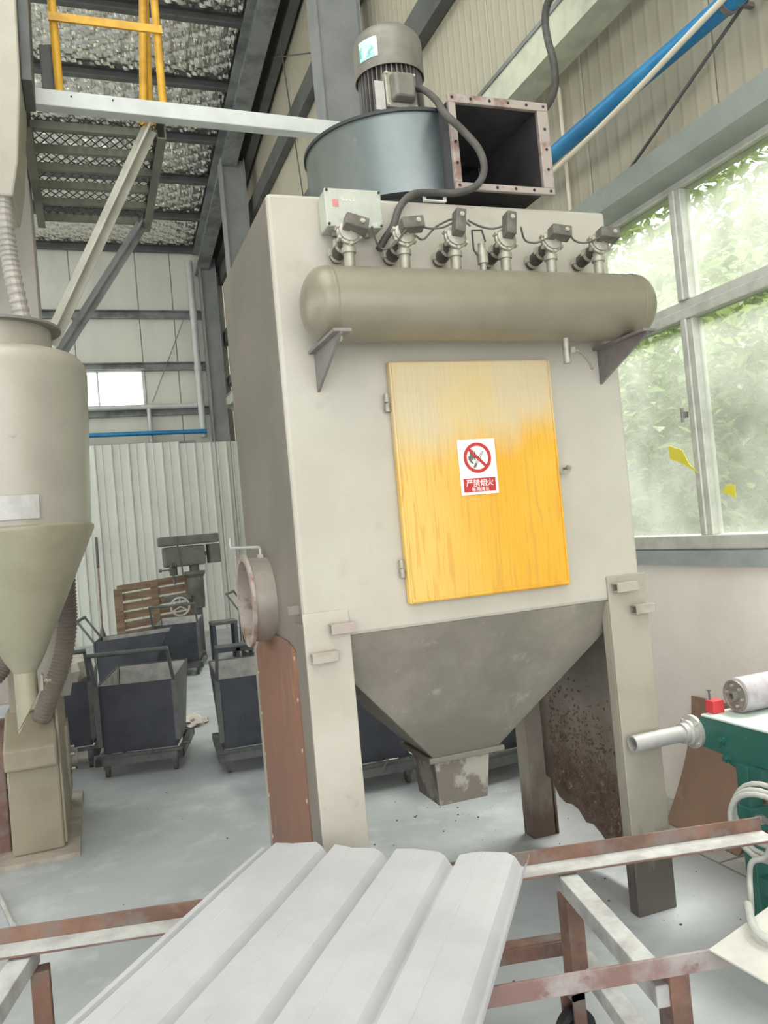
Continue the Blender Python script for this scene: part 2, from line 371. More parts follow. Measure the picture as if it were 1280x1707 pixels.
def ribbed(name, scale, axis):
    """fine pressed ribs on the sandwich panels, as relief"""
    m = MATS[name]; N = m.node_tree.nodes; L = m.node_tree.links
    tc = N.new('ShaderNodeTexCoord'); w = N.new('ShaderNodeTexWave'); w.bands_direction = axis; w.inputs['Scale'].default_value = scale
    L.new(tc.outputs['Object'], w.inputs['Vector'])
    pw = N.new('ShaderNodeMath'); pw.operation = 'POWER'; pw.inputs[1].default_value = 6; L.new(w.outputs['Fac'], pw.inputs[0])
    b = N.new('ShaderNodeBump'); b.inputs['Strength'].default_value = .5; b.inputs['Distance'].default_value = .006
    L.new(pw.outputs[0], b.inputs['Height']); L.new(b.outputs[0], N['Principled BSDF'].inputs['Normal'])
ribbed('wall_cream', 3.2, 'Y')

# ------------------------------------------------------------------ the shell of the hall
XR = 2.85            # inner face of the window wall
YF = 16.0            # inner face of the far wall
XL, YN = -9.0, -6.0
def roof_z(y): return 8.30-.135*(y-9.96) if y > 4 else 9.105-.135*(4-y)
def struct(o): o['kind'] = 'structure'; return o

fl = struct(MB().box(XL, 2.475, YN, YF+.2, -.12, 0).build('floor', 'floor')); fl['label'] = 'dusty grey concrete floor of the workshop'
_y = -6.0
_y = -5.18
while _y < 16:
    MB().box(2.492, XR-.01, _y, min(_y+1.146, YF), -.12, -.001).build('floor_slab', 'slab', fl, bevel=.006)
    _y += 1.16

wr = struct(MB().box(XR, XR+.22, YN, YF+.2, -.12, 1.28).build('wall_right', 'wall_paint')); wr['label'] = 'white painted masonry wall under the long window'
# upper sandwich panels, each a piece of its own
zt = 3.33
yy = YN; k = 0
while yy < YF:
    y1 = min(yy+.985, YF)
    MB().prism([(yy+.004, zt), (y1-.004, zt), (y1-.004, roof_z(y1)+.05), (yy+.004, roof_z(yy)+.05)], 'x', XR, XR+.08).build('wall_panel', 'wall_cream', wr, bevel=.006)
    yy += .985
MB().box(XR+.03, XR+.09, YN, YF, zt-.15, zt+.02).build('lintel', 'beam_green', wr)

# long window in the right wall
win = struct(thing('window_1', 'long dusty steel window looking out on foliage', None, (XR+.05, 3.24, 1.36)))
MB().box(XR-.02, XR+.1, YN, 12, 1.36, 1.43).build('window_sill_rail', 'win_frame', win, bevel=.006)
MB().box(XR, XR+.1, YN, 12, 3.15, 3.19).build('head_rail', 'win_frame', win, bevel=.006)
MB().box(XR-.01, XR+.07, YN, 12, 2.505, 2.555).box(XR+.005, XR+.06, YN, 12, 2.555, 2.60).build('middle_rail', 'win_frame', win, bevel=.004)
ys = [3.21+.93*i for i in range(-9, 10)]
ys = [y for y in ys if YN < y < 12]
for y in ys:
    MB().box(XR, XR+.07, y-.042, y+.042, 1.43, 2.505).box(XR-.015, XR, y-.012, y+.02, 1.43, 2.505).build('mullion', 'win_frame', win, bevel=.004)
    MB().box(XR, XR+.07, y-.042, y+.042, 2.6, 3.15).box(XR-.015, XR, y-.012, y+.02, 2.6, 3.15).build('mullion', 'win_frame', win, bevel=.004)
ed = [YN]+ys+[12]
for a, b in zip(ed[:-1], ed[1:]):
    for z0, z1 in ((1.43, 2.505), (2.6, 3.15)):
        MB().box(XR+.035, XR+.04, a+.04 if a > YN else a, b-.04 if b < 12 else b, z0, z1).build('pane', 'dusty_glass', win)
    if a > 1.5 and b < 5: MB().cyl((XR-.03, a+.055, 2.0), (XR-.03, a+.055, 2.07), .008, n=8).box(XR-.03, XR+.0, a+.045, a+.06, 2.02, 2.05).build('handle', 'bracket', win)
MB().box(XR, XR+.08, 12, YF, 1.28, zt).build('wall_panel', 'wall_cream', wr)

sl = struct(MB().ext([(-.035, -.038), (.035, -.038), (.045, -.01), (.045, .02), (.03, .038), (-.035, .038)], (XR+.005, YN, 1.318), (XR+.005, 12, 1.318)).build('trim_1', 'sill', smooth=50)); sl['label'] = 'blue-grey steel sill bar under the long window'
hb = struct(MB().ext([(.07, -.075), (-.055, -.045), (-.055, .075), (-.045, .075), (-.045, -.035), (.07, -.062)], (XR-.07, YN, 3.255), (XR-.07, 12, 3.255)).build('trim_2', 'beam_green')); hb['label'] = 'grey-green steel girt over the long window'

# far wall
wb = struct(MB().box(XL, .0, YF+.06, YF+.2, 0, 7.6).box(.0, 1.2, YF+.06, YF+.2, 0, 4.3).box(.0, 1.2, YF+.06, YF+.2, 5.09, 7.6).box(1.2, XR+.2, YF+.06, YF+.2, 0, 7.6).build('wall_back', 'wall_far')); wb['label'] = 'pale sandwich panel wall at the far end'
px = [-9, -7.85, -6.7, -5.55, -4.4, -3.25, -2.1, -.95, 0, 1.2, 1.85, XR]
for a, b in zip(px[:-1], px[1:]):
    for z0, z1 in ((0, 4.3), (4.3, 5.09), (5.09, 6.13), (6.13, 7.5)):
        if a == 0 and z0 == 4.3: continue
        MB().box(a+.008, b-.008, YF, YF+.06, z0+.006, z1-.006).build('wall_panel', 'wall_far', wb, bevel=.006)
w2 = struct(thing('window_2', 'small bright window high in the far wall', None, (.6, YF, 4.3)))
MB().box(.0, 1.2, YF-.03, YF+.1, 4.3, 4.36).box(.0, 1.2, YF-.03, YF+.1, 5.04, 5.09).box(1.15, 1.2, YF-.03, YF+.1, 4.36, 5.04).box(.0, .05, YF-.03, YF+.1, 4.36, 5.04).build('window_frame', 'white_metal', w2)
MB().box(.33, .36, YF-.01, YF+.06, 4.36, 5.04).build('mullion', 'white_metal', w2)
MB().box(.05, .33, YF+.03, YF+.035, 4.36, 5.04).build('pane', 'dusty_glass', w2)
MB().box(.36, 1.15, YF+.03, YF+.035, 4.36, 5.04).build('pane', 'dusty_glass', w2)
for i, z in enumerate((6.13, 5.12, 4.25)):
    o = struct(MB().ext(cchan(.10, .16, .02), (XL, YF-.05, z), (2.4, YF-.05, z), up=(0, 0, 1)).build('trim_%d' % (3+i), 'frame_grey')); o['label'] = ['upper', 'middle', 'lower'][i]+' grey girt across the far wall'
wl = struct(MB().box(XL-.1, XL, YN, YF+.2, 0, 1.6).box(XL-.1, XL, YN, YF+.2, 5.2, 9.2).box(XL-.1, XL, 14, YF+.2, 1.6, 5.2).build('wall_left', 'wall_cream')); wl['label'] = 'cream panel wall on the left, out of view, with an added window band'
w3 = struct(thing('window_3', 'unseen window band added to the left wall for fill light', None, (XL-.05, 4, 1.6)))  # added window, there to throw fill light from the left
for i in range(10):
    MB().box(XL-.05, XL-.045, YN+i*2.0+.04, YN+i*2.0+1.96, 1.6, 5.2).build('pane', 'dusty_glass', w3)
    MB().box(XL-.08, XL-.01, YN+i*2.0-.04, YN+i*2.0+.04, 1.6, 5.2).build('mullion', 'win_frame', w3)
portal('left_fill_portal', (XL-.15, 4, 3.4), (0, math.radians(-90), 0), 3.6, 20)

# roof with foil insulation, purlins, rafter, columns, wall girts
SK = (-5.0, -1.3, 8.0, 15.2)          # unseen roof light strip left of the view, added to brighten the far end
SN = (-4.5, 1.9, -4.0, 3.6)           # roof light over the near bay, above and behind the viewer
c = MB()
def roof_piece(x0, x1, a, b):
    c.prism([(a, roof_z(a)), (b, roof_z(b)), (b, roof_z(b)+.06), (a, roof_z(a)+.06)], 'x', x0, x1)
roof_piece(XL-.1, XR+.3, YN, SN[2]); roof_piece(XL-.1, SN[0], SN[2], SN[3]); roof_piece(SN[1], XR+.3, SN[2], SN[3]); roof_piece(XL-.1, XR+.3, SN[3], 4); roof_piece(XL-.1, SK[0], 4.0001, YF+.2); roof_piece(SK[1], XR+.3, 4.0001, YF+.2)
roof_piece(SK[0], SK[1], 4.0001, SK[2]); roof_piece(SK[0], SK[1], SK[3], YF+.2)
ce = struct(c.build('ceiling', 'foil')); ce['label'] = 'sloping roof lined with quilted silver insulation foil'
MB().prism([(SK[2], roof_z(SK[2])+.02), (SK[3], roof_z(SK[3])+.02), (SK[3], roof_z(SK[3])+.026), (SK[2], roof_z(SK[2])+.026)], 'x', SK[0], SK[1]).build('unseen_roof_light', 'dusty_glass', ce)
MB().prism([(SN[2], roof_z(SN[2])+.02), (SN[3], roof_z(SN[3])+.02), (SN[3], roof_z(SN[3])+.026), (SN[2], roof_z(SN[2])+.026)], 'x', SN[0], SN[1]).build('unseen_roof_light', 'dusty_glass', ce)
wf = struct(MB().box(XL, -6.5, YN-.1, YN, 0, 8.2).box(-6.5, XR+.2, YN-.1, YN, 6.6, 8.2).build('wall_front', 'wall_cream')); wf['label'] = 'cream wall around the open doorway behind the viewer'
for y in (5.2, 6.4, 7.6, 8.75, 9.96, 11.17, 12.40, 13.52, 14.68, 15.9):
    z = roof_z(y)
    MB().ext(cchan(.09, .15, .02), (XL, y, z-.085), (2.6, y, z-.085)).build('purlin', 'dark_grey', ce)
def slope_member(name, prof, x, dz, m, parent=None, y0=4.0, y1=15.9):
    return MB().ext(prof, (x, y0, roof_z(y0+.0001)-dz), (x, y1, roof_z(y1)-dz)).build(name, m, parent)
PY = (5.2, 6.4, 7.6, 8.75, 9.96, 11.17, 12.40, 13.52, 14.68, 15.9)
rf = random.Random(3)
for ya, yb in zip(PY[2:-1], PY[3:]):
    q = MB(); nx_, ny_ = 150, int((yb-ya-.10)/.040); xa, xb = -1.25, 2.3
    for j in range(ny_+1):
        y = ya+.05+(yb-ya-.10)*j/ny_
        for i in range(nx_+1):
            x = xa+(xb-xa)*i/nx_
            u_, v_ = (x*1.0+y*1.7)/.42, (x*1.0-y*1.7)/.42
            h = min(min(abs(u_-round(u_)), abs(v_-round(v_)))*2, .45)/.45     # 0 on the stitched seams
            cr1 = mnoise.noise(Vector((x*11, y*2.2, 0)))*.011+mnoise.noise(Vector((x*26+9, y*7, 3)))*.006
            q.v.append(Vector((x, y, roof_z(y)-.02-.030*(h**.7)+cr1+rf.gauss(0, .0008))))
    for j in range(ny_):
        for i in range(nx_):
            a = j*(nx_+1)+i; q.f.append((a, a+1, a+nx_+2, a+nx_+1))
    q.build('foil_quilt', 'foil_skin', ce, recalc=False)
ra = struct(slope_member('rafter', ibeam(.24, .46, .016), 2.42, .39, 'frame_grey')); ra['label'] = 'deep grey steel rafter beside the window wall'
rb = struct(slope_member('shade_channel', cchan(.12, .36, .02), 2.74, .36, 'dark_grey')); rb['label'] = 'dark sloping channel standing for the roof shadow between rafter and wall'  # dark channel added where a shadow gap lies under the roof edge
for i, (x0, x1, y, zt_) in enumerate(((2.3, 2.74, 7.05, roof_z(7.05)-.5), (2.3, 2.66, 12.3, roof_z(12.3)-.5), (2.36, 2.66, 15.7, roof_z(15.7)-.4))):
    o = MB(); d = .16 if i else .13
    o.box(x0, x0+.014, y-d, y+d, 0, zt_).box(x1-.014, x1, y-d, y+d, 0, zt_).box(x0+.014, x1-.014, y-d*.55, y-d*.4, 0, zt_)
    o = struct(o.build('column', 'column')); o['label'] = ['tall grey steel column behind the fan motor', 'grey steel column beyond the dust collector', 'grey steel column in the far corner', 'grey steel column out of view'][i]
for i, z in enumerate((5.6, 6.8)):
    o = struct(MB().ext(cchan(.1, .26, .02), (2.79, 2.2, z), (2.79, 15.8, z)).build('girt', 'dark_grey')); o['label'] = ['lower', 'upper'][i]+' dark wall girt above the window side'
o = struct(MB().ext(cchan(.1, .16, .02), (2.79, 12.0, 4.75), (2.79, 15.8, 4.75)).build('girt', 'frame_grey')); o['label'] = 'short grey wall girt near the far corner'

# light portals in the openings: the open near end, the unseen roof lights and the window
portal('opening_portal', (-1.83, YN+.02, 3.3), (math.radians(90), 0, 0), 9.3, 6.6)
portal('near_roof_light_portal', (-1.3, -.2, roof_z(-.2)+.1), (math.radians(7.7), 0, 0), 6.4, 7.6)
portal('added_roof_light_portal', (-3.15, 11.6, roof_z(11.6)+.1), (math.radians(-7.7), 0, 0), 3.7, 7.3)  # belongs to the roof light added for the far end
portal('window_portal', (XR+.3, 3, 2.3), (0, math.radians(90), 0), 1.8, 17.8)

# ------------------------------------------------------------------ dust collector
dc = thing('dust_collector', 'tall beige steel dust collector with yellow door and tapered hopper', 'dust collector', (1.36, 3.19, 0))
Y0, Y1 = 2.708, 3.68
bd = MB().box(.66, 2.05, Y0, Y1, 1.24, 2.80).build('body', 'beige', dc, bevel=.014)
MB().box(.80, 1.95, Y0+.15, Y1-.1, 2.80, 2.812).build('top_plate', 'beige_shaded', bd)
MB().box(.6565, .66, Y0+.02, Y1-.01, 1.06, 2.785).build('side_panel', 'beige_shaded', bd)
# legs: folded plates
def leg(x0, x1, ya, yb, m, back=False):
    t = .012; q = MB()
    ztop = 1.335 if not back else 1.25
    yf = ya if not back else yb-t
    q.box(x0, x1, yf, yf+t, 0, ztop)
    q.box(x0, x0+t, ya+(0 if back else t), yb-(t if back else 0), 0, 1.24)
    q.box(x1-t, x1, ya+(0 if back else t), yb-(t if back else 0), 0, 1.24)
    return q.build('leg', m, dc, bevel=.004)
leg(.655, .82, Y0-.010, Y0+.105, 'leg_paint')
MB().box(.652, .6545, Y0-.006, Y0+.122, .0, 1.30).build('leg_side', 'beige_shaded', dc)  # strip carrying the shade of the leg's left side as colour
leg(1.888, 2.068, Y0-.010, Y0+.05, 'leg_dirty_shaded')
leg(.655, .80, Y1-.10, Y1+.01, 'leg_back', True)
leg(1.945, 2.09, Y1-.09, Y1+.01, 'leg_back', True)
MB().box(1.95, 2.07, Y1-.085, Y1-.08, 0, 1.24).build('leg_web', 'leg_back', dc)
# hopper pyramid + outlet
ho = MB().hexa([(1.205, 3.0, .675), (1.50, 3.0, .675), (1.50, 3.30, .675), (1.205, 3.30, .675)],
               [(.675, Y0+.012, 1.24), (2.04, Y0+.012, 1.24), (2.04, Y1-.02, 1.24), (.675, Y1-.02, 1.24)]).build('hopper', 'hopper', dc, bevel=.004)
MB().box(1.185, 1.52, 2.985, 3.32, .655, .678).build('hopper_flange', 'hopper', ho, bevel=.004)
MB().hexa([(1.225, 3.02, .475), (1.44, 3.02, .475), (1.44, 3.24, .475), (1.225, 3.24, .475)],
          [(1.215, 3.01, .656), (1.46, 3.01, .656), (1.46, 3.27, .656), (1.215, 3.27, .656)]).build('discharge_chute', 'chute', dc, bevel=.003)
# rusty access panel on the left side, with screws
rp = MB().prism([(2.83, .01), (3.59, .01), (3.59, 1.12), (3.45, 1.20), (3.2, 1.225), (2.95, 1.22), (2.83, 1.19)], 'x', .648, .654).build('rust_panel', 'rust_panel', dc, label='rust-brown access panel between the left legs')
for z in (.12, .3, .48, .66, .84, 1.02, 1.17):
    MB().cyl((.650, 2.845, z), (.645, 2.845, z), .008, n=8).build('screw', 'bolt', rp)
    if z < 1.1: MB().cyl((.650, 3.575, z), (.645, 3.575, z), .008, n=8).build('screw', 'bolt', rp)
# crusted plate on the right side, ragged lower edge
pts = [(3.60, 1.23), (2.77, 1.23), (2.77, .10)]
for i in range(1, 15):
    y = 2.77+i*.055; e = .10+.02*math.sin(i*1.9)+random.uniform(-.015, .015)
    if i > 4: e += (i-4)*.016
    pts.append((y, e))
pts.append((3.60, .3))
cp = MB().prism(pts, 'x', 2.045, 2.056).build('crusted_plate', 'crust_panel', dc, label='dark plate crusted with dried granules')
cr = MB()
for i in range(2600):
    y = random.uniform(2.80, 3.52); zlo = .13+max(0, y-2.99)*.3
    z = zlo+abs(random.gauss(0, .22)); r = random.uniform(.003, .010)
    if z > .85: continue
    cr.lathe([(0, -r*.7), (r, 0), (0, r*.7)], (2.045, y, z), (random.uniform(-1, 1), random.uniform(-1, 1), random.uniform(-1, 1)+.01), 5)
cr.build('dried_granules', 'crust', dc, kind='stuff')
# round inlet on the left side
ip = MB().lathe([(.168, 0), (.168, .095), (.158, .095), (.158, 0)], (.66, 3.26, 1.365), (-1, 0, 0), 40, loop=True).build('inlet_pipe', 'inlet_steel', dc, smooth=40)
MB().lathe([(.187, .088), (.187, .100), (.158, .100), (.158, .088)], (.66, 3.26, 1.365), (-1, 0, 0), 40, loop=True).build('inlet_flange', 'flange_rust', ip, smooth=40)
MB().lathe([(.157, .002), (.157, .098), (.1565, .098), (.1565, .002)], (.66, 3.26, 1.365), (-1, 0, 0), 40, loop=True).lathe([(0, .001), (.156, .001), (.156, .003), (0, .003)], (.66, 3.26, 1.365), (-1, 0, 0), 40, loop=True).build('inlet_lining', 'flange_rust', ip, smooth=40)
MB().tube(spline([(.52, 3.25, 1.62), (.522, 3.25, 1.587), (.535, 3.25, 1.58), (.615, 3.25, 1.575), (.636, 3.25, 1.57), (.638, 3.25, 1.545), (.638, 3.25, 1.50)], 4), .006).cyl((.638, 3.25, 1.515), (.638, 3.25, 1.545), .014, n=6).build('sensing_tube', 'pale_pipe', ip, smooth=40)
MB().box(.615, .66, Y0+.03, Y0+.06, 1.335, 1.365).build('side_lug', 'beige_shaded', dc)
# short channel lugs on the legs
for a, b, z, m in ((.742, .828, 1.275, 'flange_rust'), (.668, .760, 1.185, 'plate_dirty'), (1.905, 2.003, 1.290, 'plate_dirty'), (1.982, 2.072, 1.195, 'plate_dirty')):
    MB().ext([(-.02, -.018), (.02, -.018), (.02, -.012), (-.014, -.012), (-.014, .012), (.02, .012), (.02, .018), (-.02, .018)], (b, Y0-.03, z), (a, Y0-.03, z)).build('lug', m, dc, bevel=.002)
# door: local frame in a mesh whose texture z follows the thing
dr = MB().box(1.042, 1.706, 2.672, Y0-.001, 1.325, 2.196).build('door', 'door_yellow', dc, bevel=.007, label='yellow access door, upper part dulled by beige overspray')
MB().box(1.05, 1.70, 2.668, 2.672, 1.332, 1.342).box(1.05, 1.056, 2.668, 2.672, 1.342, 2.188).box(1.693, 1.70, 2.668, 2.672, 1.342, 2.188).build('door_hem', 'door_yellow', dr)
for z in (2.05, 1.455):
    MB().cyl((1.030, 2.692, z-.032), (1.030, 2.692, z-.002), .011, n=10).cyl((1.030, 2.692, z+.002), (1.030, 2.692, z+.032), .0095, n=10).box(1.03, 1.046, 2.69, 2.695, z-.03, z+.03).build('hinge', 'valve', dr, smooth=40)
MB().prism([(1.70, 1.745), (1.735, 1.748), (1.748, 1.758), (1.748, 1.768), (1.735, 1.762), (1.70, 1.76)], 'y', 2.664, 2.674).cyl((1.742, 2.70, 1.772), (1.742, 2.655, 1.772), .006, n=8).cyl((1.742, 2.672, 1.772), (1.742, 2.662, 1.772), .012, n=6).build('latch', 'valve', dr)

# ------------------------------------------------------------------ warning sign on the door
sg = thing('warning_sign', 'white no-fire warning sign with red ring on the yellow door', 'sign', (1.355, 2.666, 1.696))
sy = 2.667
MB().box(1.279, 1.431, sy-.002, sy+.004, 1.697, 1.901).build('sign_plate', 'sign_white', sg)
MB().box(1.290, 1.420, sy-.0035, sy-.0015, 1.707, 1.757).build('red_band', 'sign_red', sg)
cx_, cz_ = 1.355, 1.832
MB().lathe([(.044, 0), (.056, 0), (.056, .002), (.044, .002)], (cx_, sy-.0015, cz_), (0, -1, 0), 40, loop=True).build('ban_ring', 'sign_red', sg)
d45 = .0345
MB().hexa([(cx_-d45-.0035, sy-.0045, cz_+d45-.0035), (cx_-d45+.0035, sy-.0045, cz_+d45+.0035), (cx_+d45+.0035, sy-.0045, cz_-d45+.0035), (cx_+d45-.0035, sy-.0045, cz_-d45-.0035)],
          [(cx_-d45-.0035, sy-.002, cz_+d45-.0035), (cx_-d45+.0035, sy-.002, cz_+d45+.0035), (cx_+d45+.0035, sy-.002, cz_-d45+.0035), (cx_+d45-.0035, sy-.002, cz_-d45-.0035)]).build('ban_bar', 'sign_red', sg)
fp = [(-.016, -.024), (-.028, -.018), (-.037, -.004), (-.036, .010), (-.031, .004), (-.030, .018), (-.022, .032), (-.020, .024), (-.014, .034), (-.013, .020), (-.008, .026), (-.007, .012), (-.002, .014), (-.006, .004), (-.001, .002), (-.010, -.002), (-.005, -.008), (-.013, -.006), (-.020, .002), (-.018, -.008), (-.026, -.006), (-.020, -.014)]
MB().prism([(cx_+a, cz_+b) for a, b in fp], 'y', sy-.003, sy-.0015).build('flame', 'sign_grey', sg)
q = MB()
for o_ in (-.0035, .0035): q.bar((cx_-.008+o_, sy-.0025, cz_-.022), (cx_+.022+o_, sy-.0025, cz_+.022), .0016, .0016)
q.bar((cx_+.019, sy-.0025, cz_+.0225), (cx_+.026, sy-.0025, cz_+.0225), .0016, .0016).prism([(cx_-.020, cz_-.036), (cx_-.010, cz_-.036), (cx_-.004, cz_-.026), (cx_-.002, cz_-.020), (cx_-.012, cz_-.020), (cx_-.016, cz_-.028)], 'y', sy-.003, sy-.0015)
q.build('match', 'sign_grey', sg)
def glyph(ch, xc, zc, size, y, parent, m):
    cu = bpy.data.curves.new('glyph', 'FONT'); cu.body = ch; cu.size = 1; cu.offset = .007; cu.align_x = 'CENTER'
    to = bpy.data.objects.new('glyph', cu); COL.objects.link(to); bpy.context.view_layer.update()
    me = to.evaluated_get(bpy.context.evaluated_depsgraph_get()).to_mesh()
    vs = [v.co.copy() for v in me.vertices]; fs = [tuple(p.vertices) for p in me.polygons]
    bpy.data.objects.remove(to); 
    if not vs: return
    x0, x1 = min(v.x for v in vs), max(v.x for v in vs); z0, z1 = min(v.y for v in vs), max(v.y for v in vs)
    b = MB(); b.add([(xc+(v.x-(x0+x1)/2)*size, y, zc+(v.y-(z0+z1)/2)*size) for v in vs], fs)
    b.build('character', m, parent, recalc=False)
for i, ch in enumerate('严禁烟火'): glyph(ch, 1.3125+i*.0283, 1.7395, .029, sy-.0042, sg, 'sign_text')
for i, ch in enumerate('每周清灰'): glyph(ch, 1.328+i*.0185, 1.7165, .0175, sy-.0042, sg, 'sign_text')

# ------------------------------------------------------------------ compressed-air tank, brackets, drain
at = thing('air_tank', 'long beige cylindrical air tank bracketed across the collector front', 'tank', (1.4, 2.56, 2.24))
pr_ = [(0, -.69)]+[(.125*math.sin(a), -.615-.075*math.cos(a)) for a in [math.pi/2*i/8 for i in range(1, 9)]]
pr_ += [(.125, .615)]+[(.125*math.cos(a), .615+.075*math.sin(a)) for a in [math.pi/2*i/8 for i in range(1, 9)]]
tk = MB().lathe(pr_, (1.4, 2.56, 2.365), (1, 0, 0), 48).build('tank_shell', 'tank', at, smooth=50)
for x in (.80, 2.0): MB().lathe([(.1255, -.006), (.127, 0), (.1255, .006)], (x, 2.56, 2.365), (1, 0, 0), 48).build('weld_seam', 'tank', tk, smooth=50)
for x in (.785, 1.955):
    b = MB().prism([(Y0-.001, 2.238), (Y0-.001, 2.098), (2.40, 2.226), (2.40, 2.238)], 'x', x-.005, x+.005).build('support_bracket', 'bracket', at)
    MB().box(x-.025, x+.035, 2.395, Y0-.001, 2.232, 2.242).build('bracket_flange', 'bracket', b)
    MB().cyl((x+.012, 2.455, 2.215), (x+.012, 2.455, 2.25), .007, n=8).cyl((x+.012, 2.455, 2.222), (x+.012, 2.455, 2.232), .012, n=6).build('clamp_bolt', 'bolt', b)
dv = MB().cyl((1.70, 2.545, 2.15), (1.70, 2.545, 2.245), .014, n=12).build('drain_pipe', 'valve', at, smooth=40)
MB().cyl((1.715, 2.53, 2.195), (1.725, 2.52, 2.195), .014, n=8).tube(spline([(1.72, 2.525, 2.195), (1.75, 2.53, 2.19), (1.80, 2.56, 2.165), (1.845, 2.6, 2.14)], 4), .006).build('drain_lever', 'valve', dv, smooth=40)

# ------------------------------------------------------------------ six pulse valves on the tank
vn = ['pulse valve in front of the control box, coil tilted', 'pulse valve under the thick cable end, coil tilted', 'third pulse valve from the control box, coil upright',
      'fourth pulse valve from the control box, coil upright', 'fifth pulse valve from the control box, coil flat', 'rightmost pulse valve at the end of the tank']
vx = [.893, 1.095, 1.291, 1.492, 1.684, 1.893]; va = [-14, 8, 82, 84, -4, -2]
def pulse_valve(x, ang, label):
    t = thing('pulse_valve', label, 'valve', (x, 2.565, 2.485), 0, 'pulse valves on the air tank')
    n = MB().lathe([(0, 0), (.019, 0), (.019, .055), (.025, .057), (.025, .075), (.019, .077), (.019, .09), (0, .09)], (0, 0, 0), n=16).build('nipple', 'valve', t, smooth=40, local=True)
    b = MB().lathe([(0, -.02), (.024, -.02), (.03, 0), (.042, .008), (.042, .018), (.036, .022), (.036, .028), (.024, .034), (0, .035)], (0, 0, .118), (0, -1, .25), 24).build('valve_body', 'valve', t, smooth=40, local=True)
    d, s_, u_ = MB().frame((0, 0, 0), (0, -1, .25)); o = Vector((0, 0, .118))
    for k in range(6):
        a = math.radians(30+60*k); p = o+d*.01+(s_*math.cos(a)+u_*math.sin(a))*.043
        MB().cyl(p-d*.006, p+d*.016, .0065, n=6).build('body_bolt', 'bolt', b, local=True)
    h = MB().cyl((0, .01, .11), (0, .137, .092), .026, n=16).build('blow_hose', 'rubber', t, smooth=40, local=True)
    for y in (.05, .118):
        z = .11-.018*(y-.01)/.127
        MB().lathe([(.026, -.007), (.0285, -.007), (.0285, .007), (.026, .007)], (0, y, z), (0, 1, -.14), 16, loop=True).box(-.034, -.024, y-.012, y+.008, z-.006, z+.016).build('hose_clamp', 'bolt', h, local=True)
    ca, sa = math.cos(math.radians(ang)), math.sin(math.radians(ang))
    ctr = o+d*.052+Vector((.018*ca, 0, .018*sa+.014)); ex = Vector((ca, 0, sa)); ez = Vector((-sa, 0, ca))
    c = MB(); c.hexa([ctr+ex*a+ez*bb+d*-.022 for a, bb in ((-.042, -.021), (.042, -.021), (.042, .021), (-.042, .021))], [ctr+ex*a+ez*bb+d*.020 for a, bb in ((-.040, -.019), (.040, -.019), (.040, .019), (-.040, .019))])
    c = c.build('solenoid_coil', 'coil', t, local=True, bevel=.003)
    e = ctr+ex*.016+d*.02
    MB().cyl(e, e+d*.007, .009, n=6).cyl(e+d*.007, e+d*.010, .005, n=8).build('coil_nut', 'bolt', c, local=True)
    MB().cyl(o+d*.03, ctr-d*.01, .012, n=10).build('coil_stem', 'valve', t, local=True)
for x, a, l in zip(vx, va, vn): pulse_valve(x, a, l)
sv = thing('safety_valve', 'small brass relief valve between third and fourth pulse valves', 'valve', (1.397, 2.56, 2.487))
MB().lathe([(0, 0), (.012, 0), (.012, .03), (.020, .032), (.020, .075), (.014, .085), (.014, .105), (0, .108)], (0, 0, 0), n=14).build('valve_body', 'valve', sv, smooth=40, local=True)
MB().tube([(-.022, -.005, .06), (-.036, -.006, .08), (-.036, -.006, .15), (.004, -.006, .152), (.014, -.006, .11)], .0035, 6).build('pull_lever', 'fan_dark', sv, local=True)

# ------------------------------------------------------------------ control box and cables
cb = thing('control_box', 'small grey control box at the top left of the collector', 'control box', (.942, 2.65, 2.65))
MB().box(.842, 1.045, 2.625, Y0-.002, 2.655, 2.785).build('box_body', 'cbox', cb, bevel=.006)
ld = MB().box(.840, 1.047, 2.612, 2.624, 2.653, 2.787).build('box_lid', 'cbox', cb, bevel=.004)
for x in (.848, 1.039):
    for z in (2.661, 2.779): MB().cyl((x, 2.612, z), (x, 2.608, z), .005, n=8).build('lid_screw', 'fan_dark', ld)
MB().box(.866, .888, 2.6105, 2.6125, 2.722, 2.748).box(.871, .883, 2.6095, 2.6105, 2.728, 2.742).build('red_window', 'red_mark', ld)
for i in range(4): MB().cyl((.905+i*.013, 2.6125, 2.745), (.905+i*.013, 2.609, 2.745), .003, n=6).build('indicator', 'sign_text', ld)
for x in (.88, .94, 1.0): MB().cyl((x, 2.66, 2.656), (x, 2.66, 2.635), .011, n=8).build('cable_gland', 'bracket', cb)
def cable(name, pts, r, m, label, cat='cable', k=6, n=10):
    return tag(MB().tube(spline(pts, k), r, n).build(name, m, smooth=60), label, cat)
cable('power_cable', [(1.40, 3.035, 3.42), (1.425, 2.98, 3.39), (1.405, 2.83, 3.262), (1.340, 2.635, 3.10), (1.396, 2.615, 3.032), (1.45, 2.605, 2.958), (1.462, 2.605, 2.885), (1.435, 2.63, 2.835), (1.377, 2.675, 2.826), (1.294, 2.69, 2.828), (1.2, 2.68, 2.812), (1.137, 2.665, 2.754), (1.106, 2.665, 2.685), (1.072, 2.67, 2.64), (1.046, 2.675, 2.60)], .0138, 'rubber', 'thick dark cable looping from fan motor down past the outlet duct')
MB_ = MB().box(1.255, 1.345, 2.70, 2.715, 2.801, 2.806).box(1.255, 1.262, 2.70, 2.715, 2.806, 2.822).box(1.338, 1.345, 2.70, 2.715, 2.806, 2.822)
tag(MB_.build('cable_clip', 'sign_white'), 'white cable clip on the top edge of the collector', 'clip')
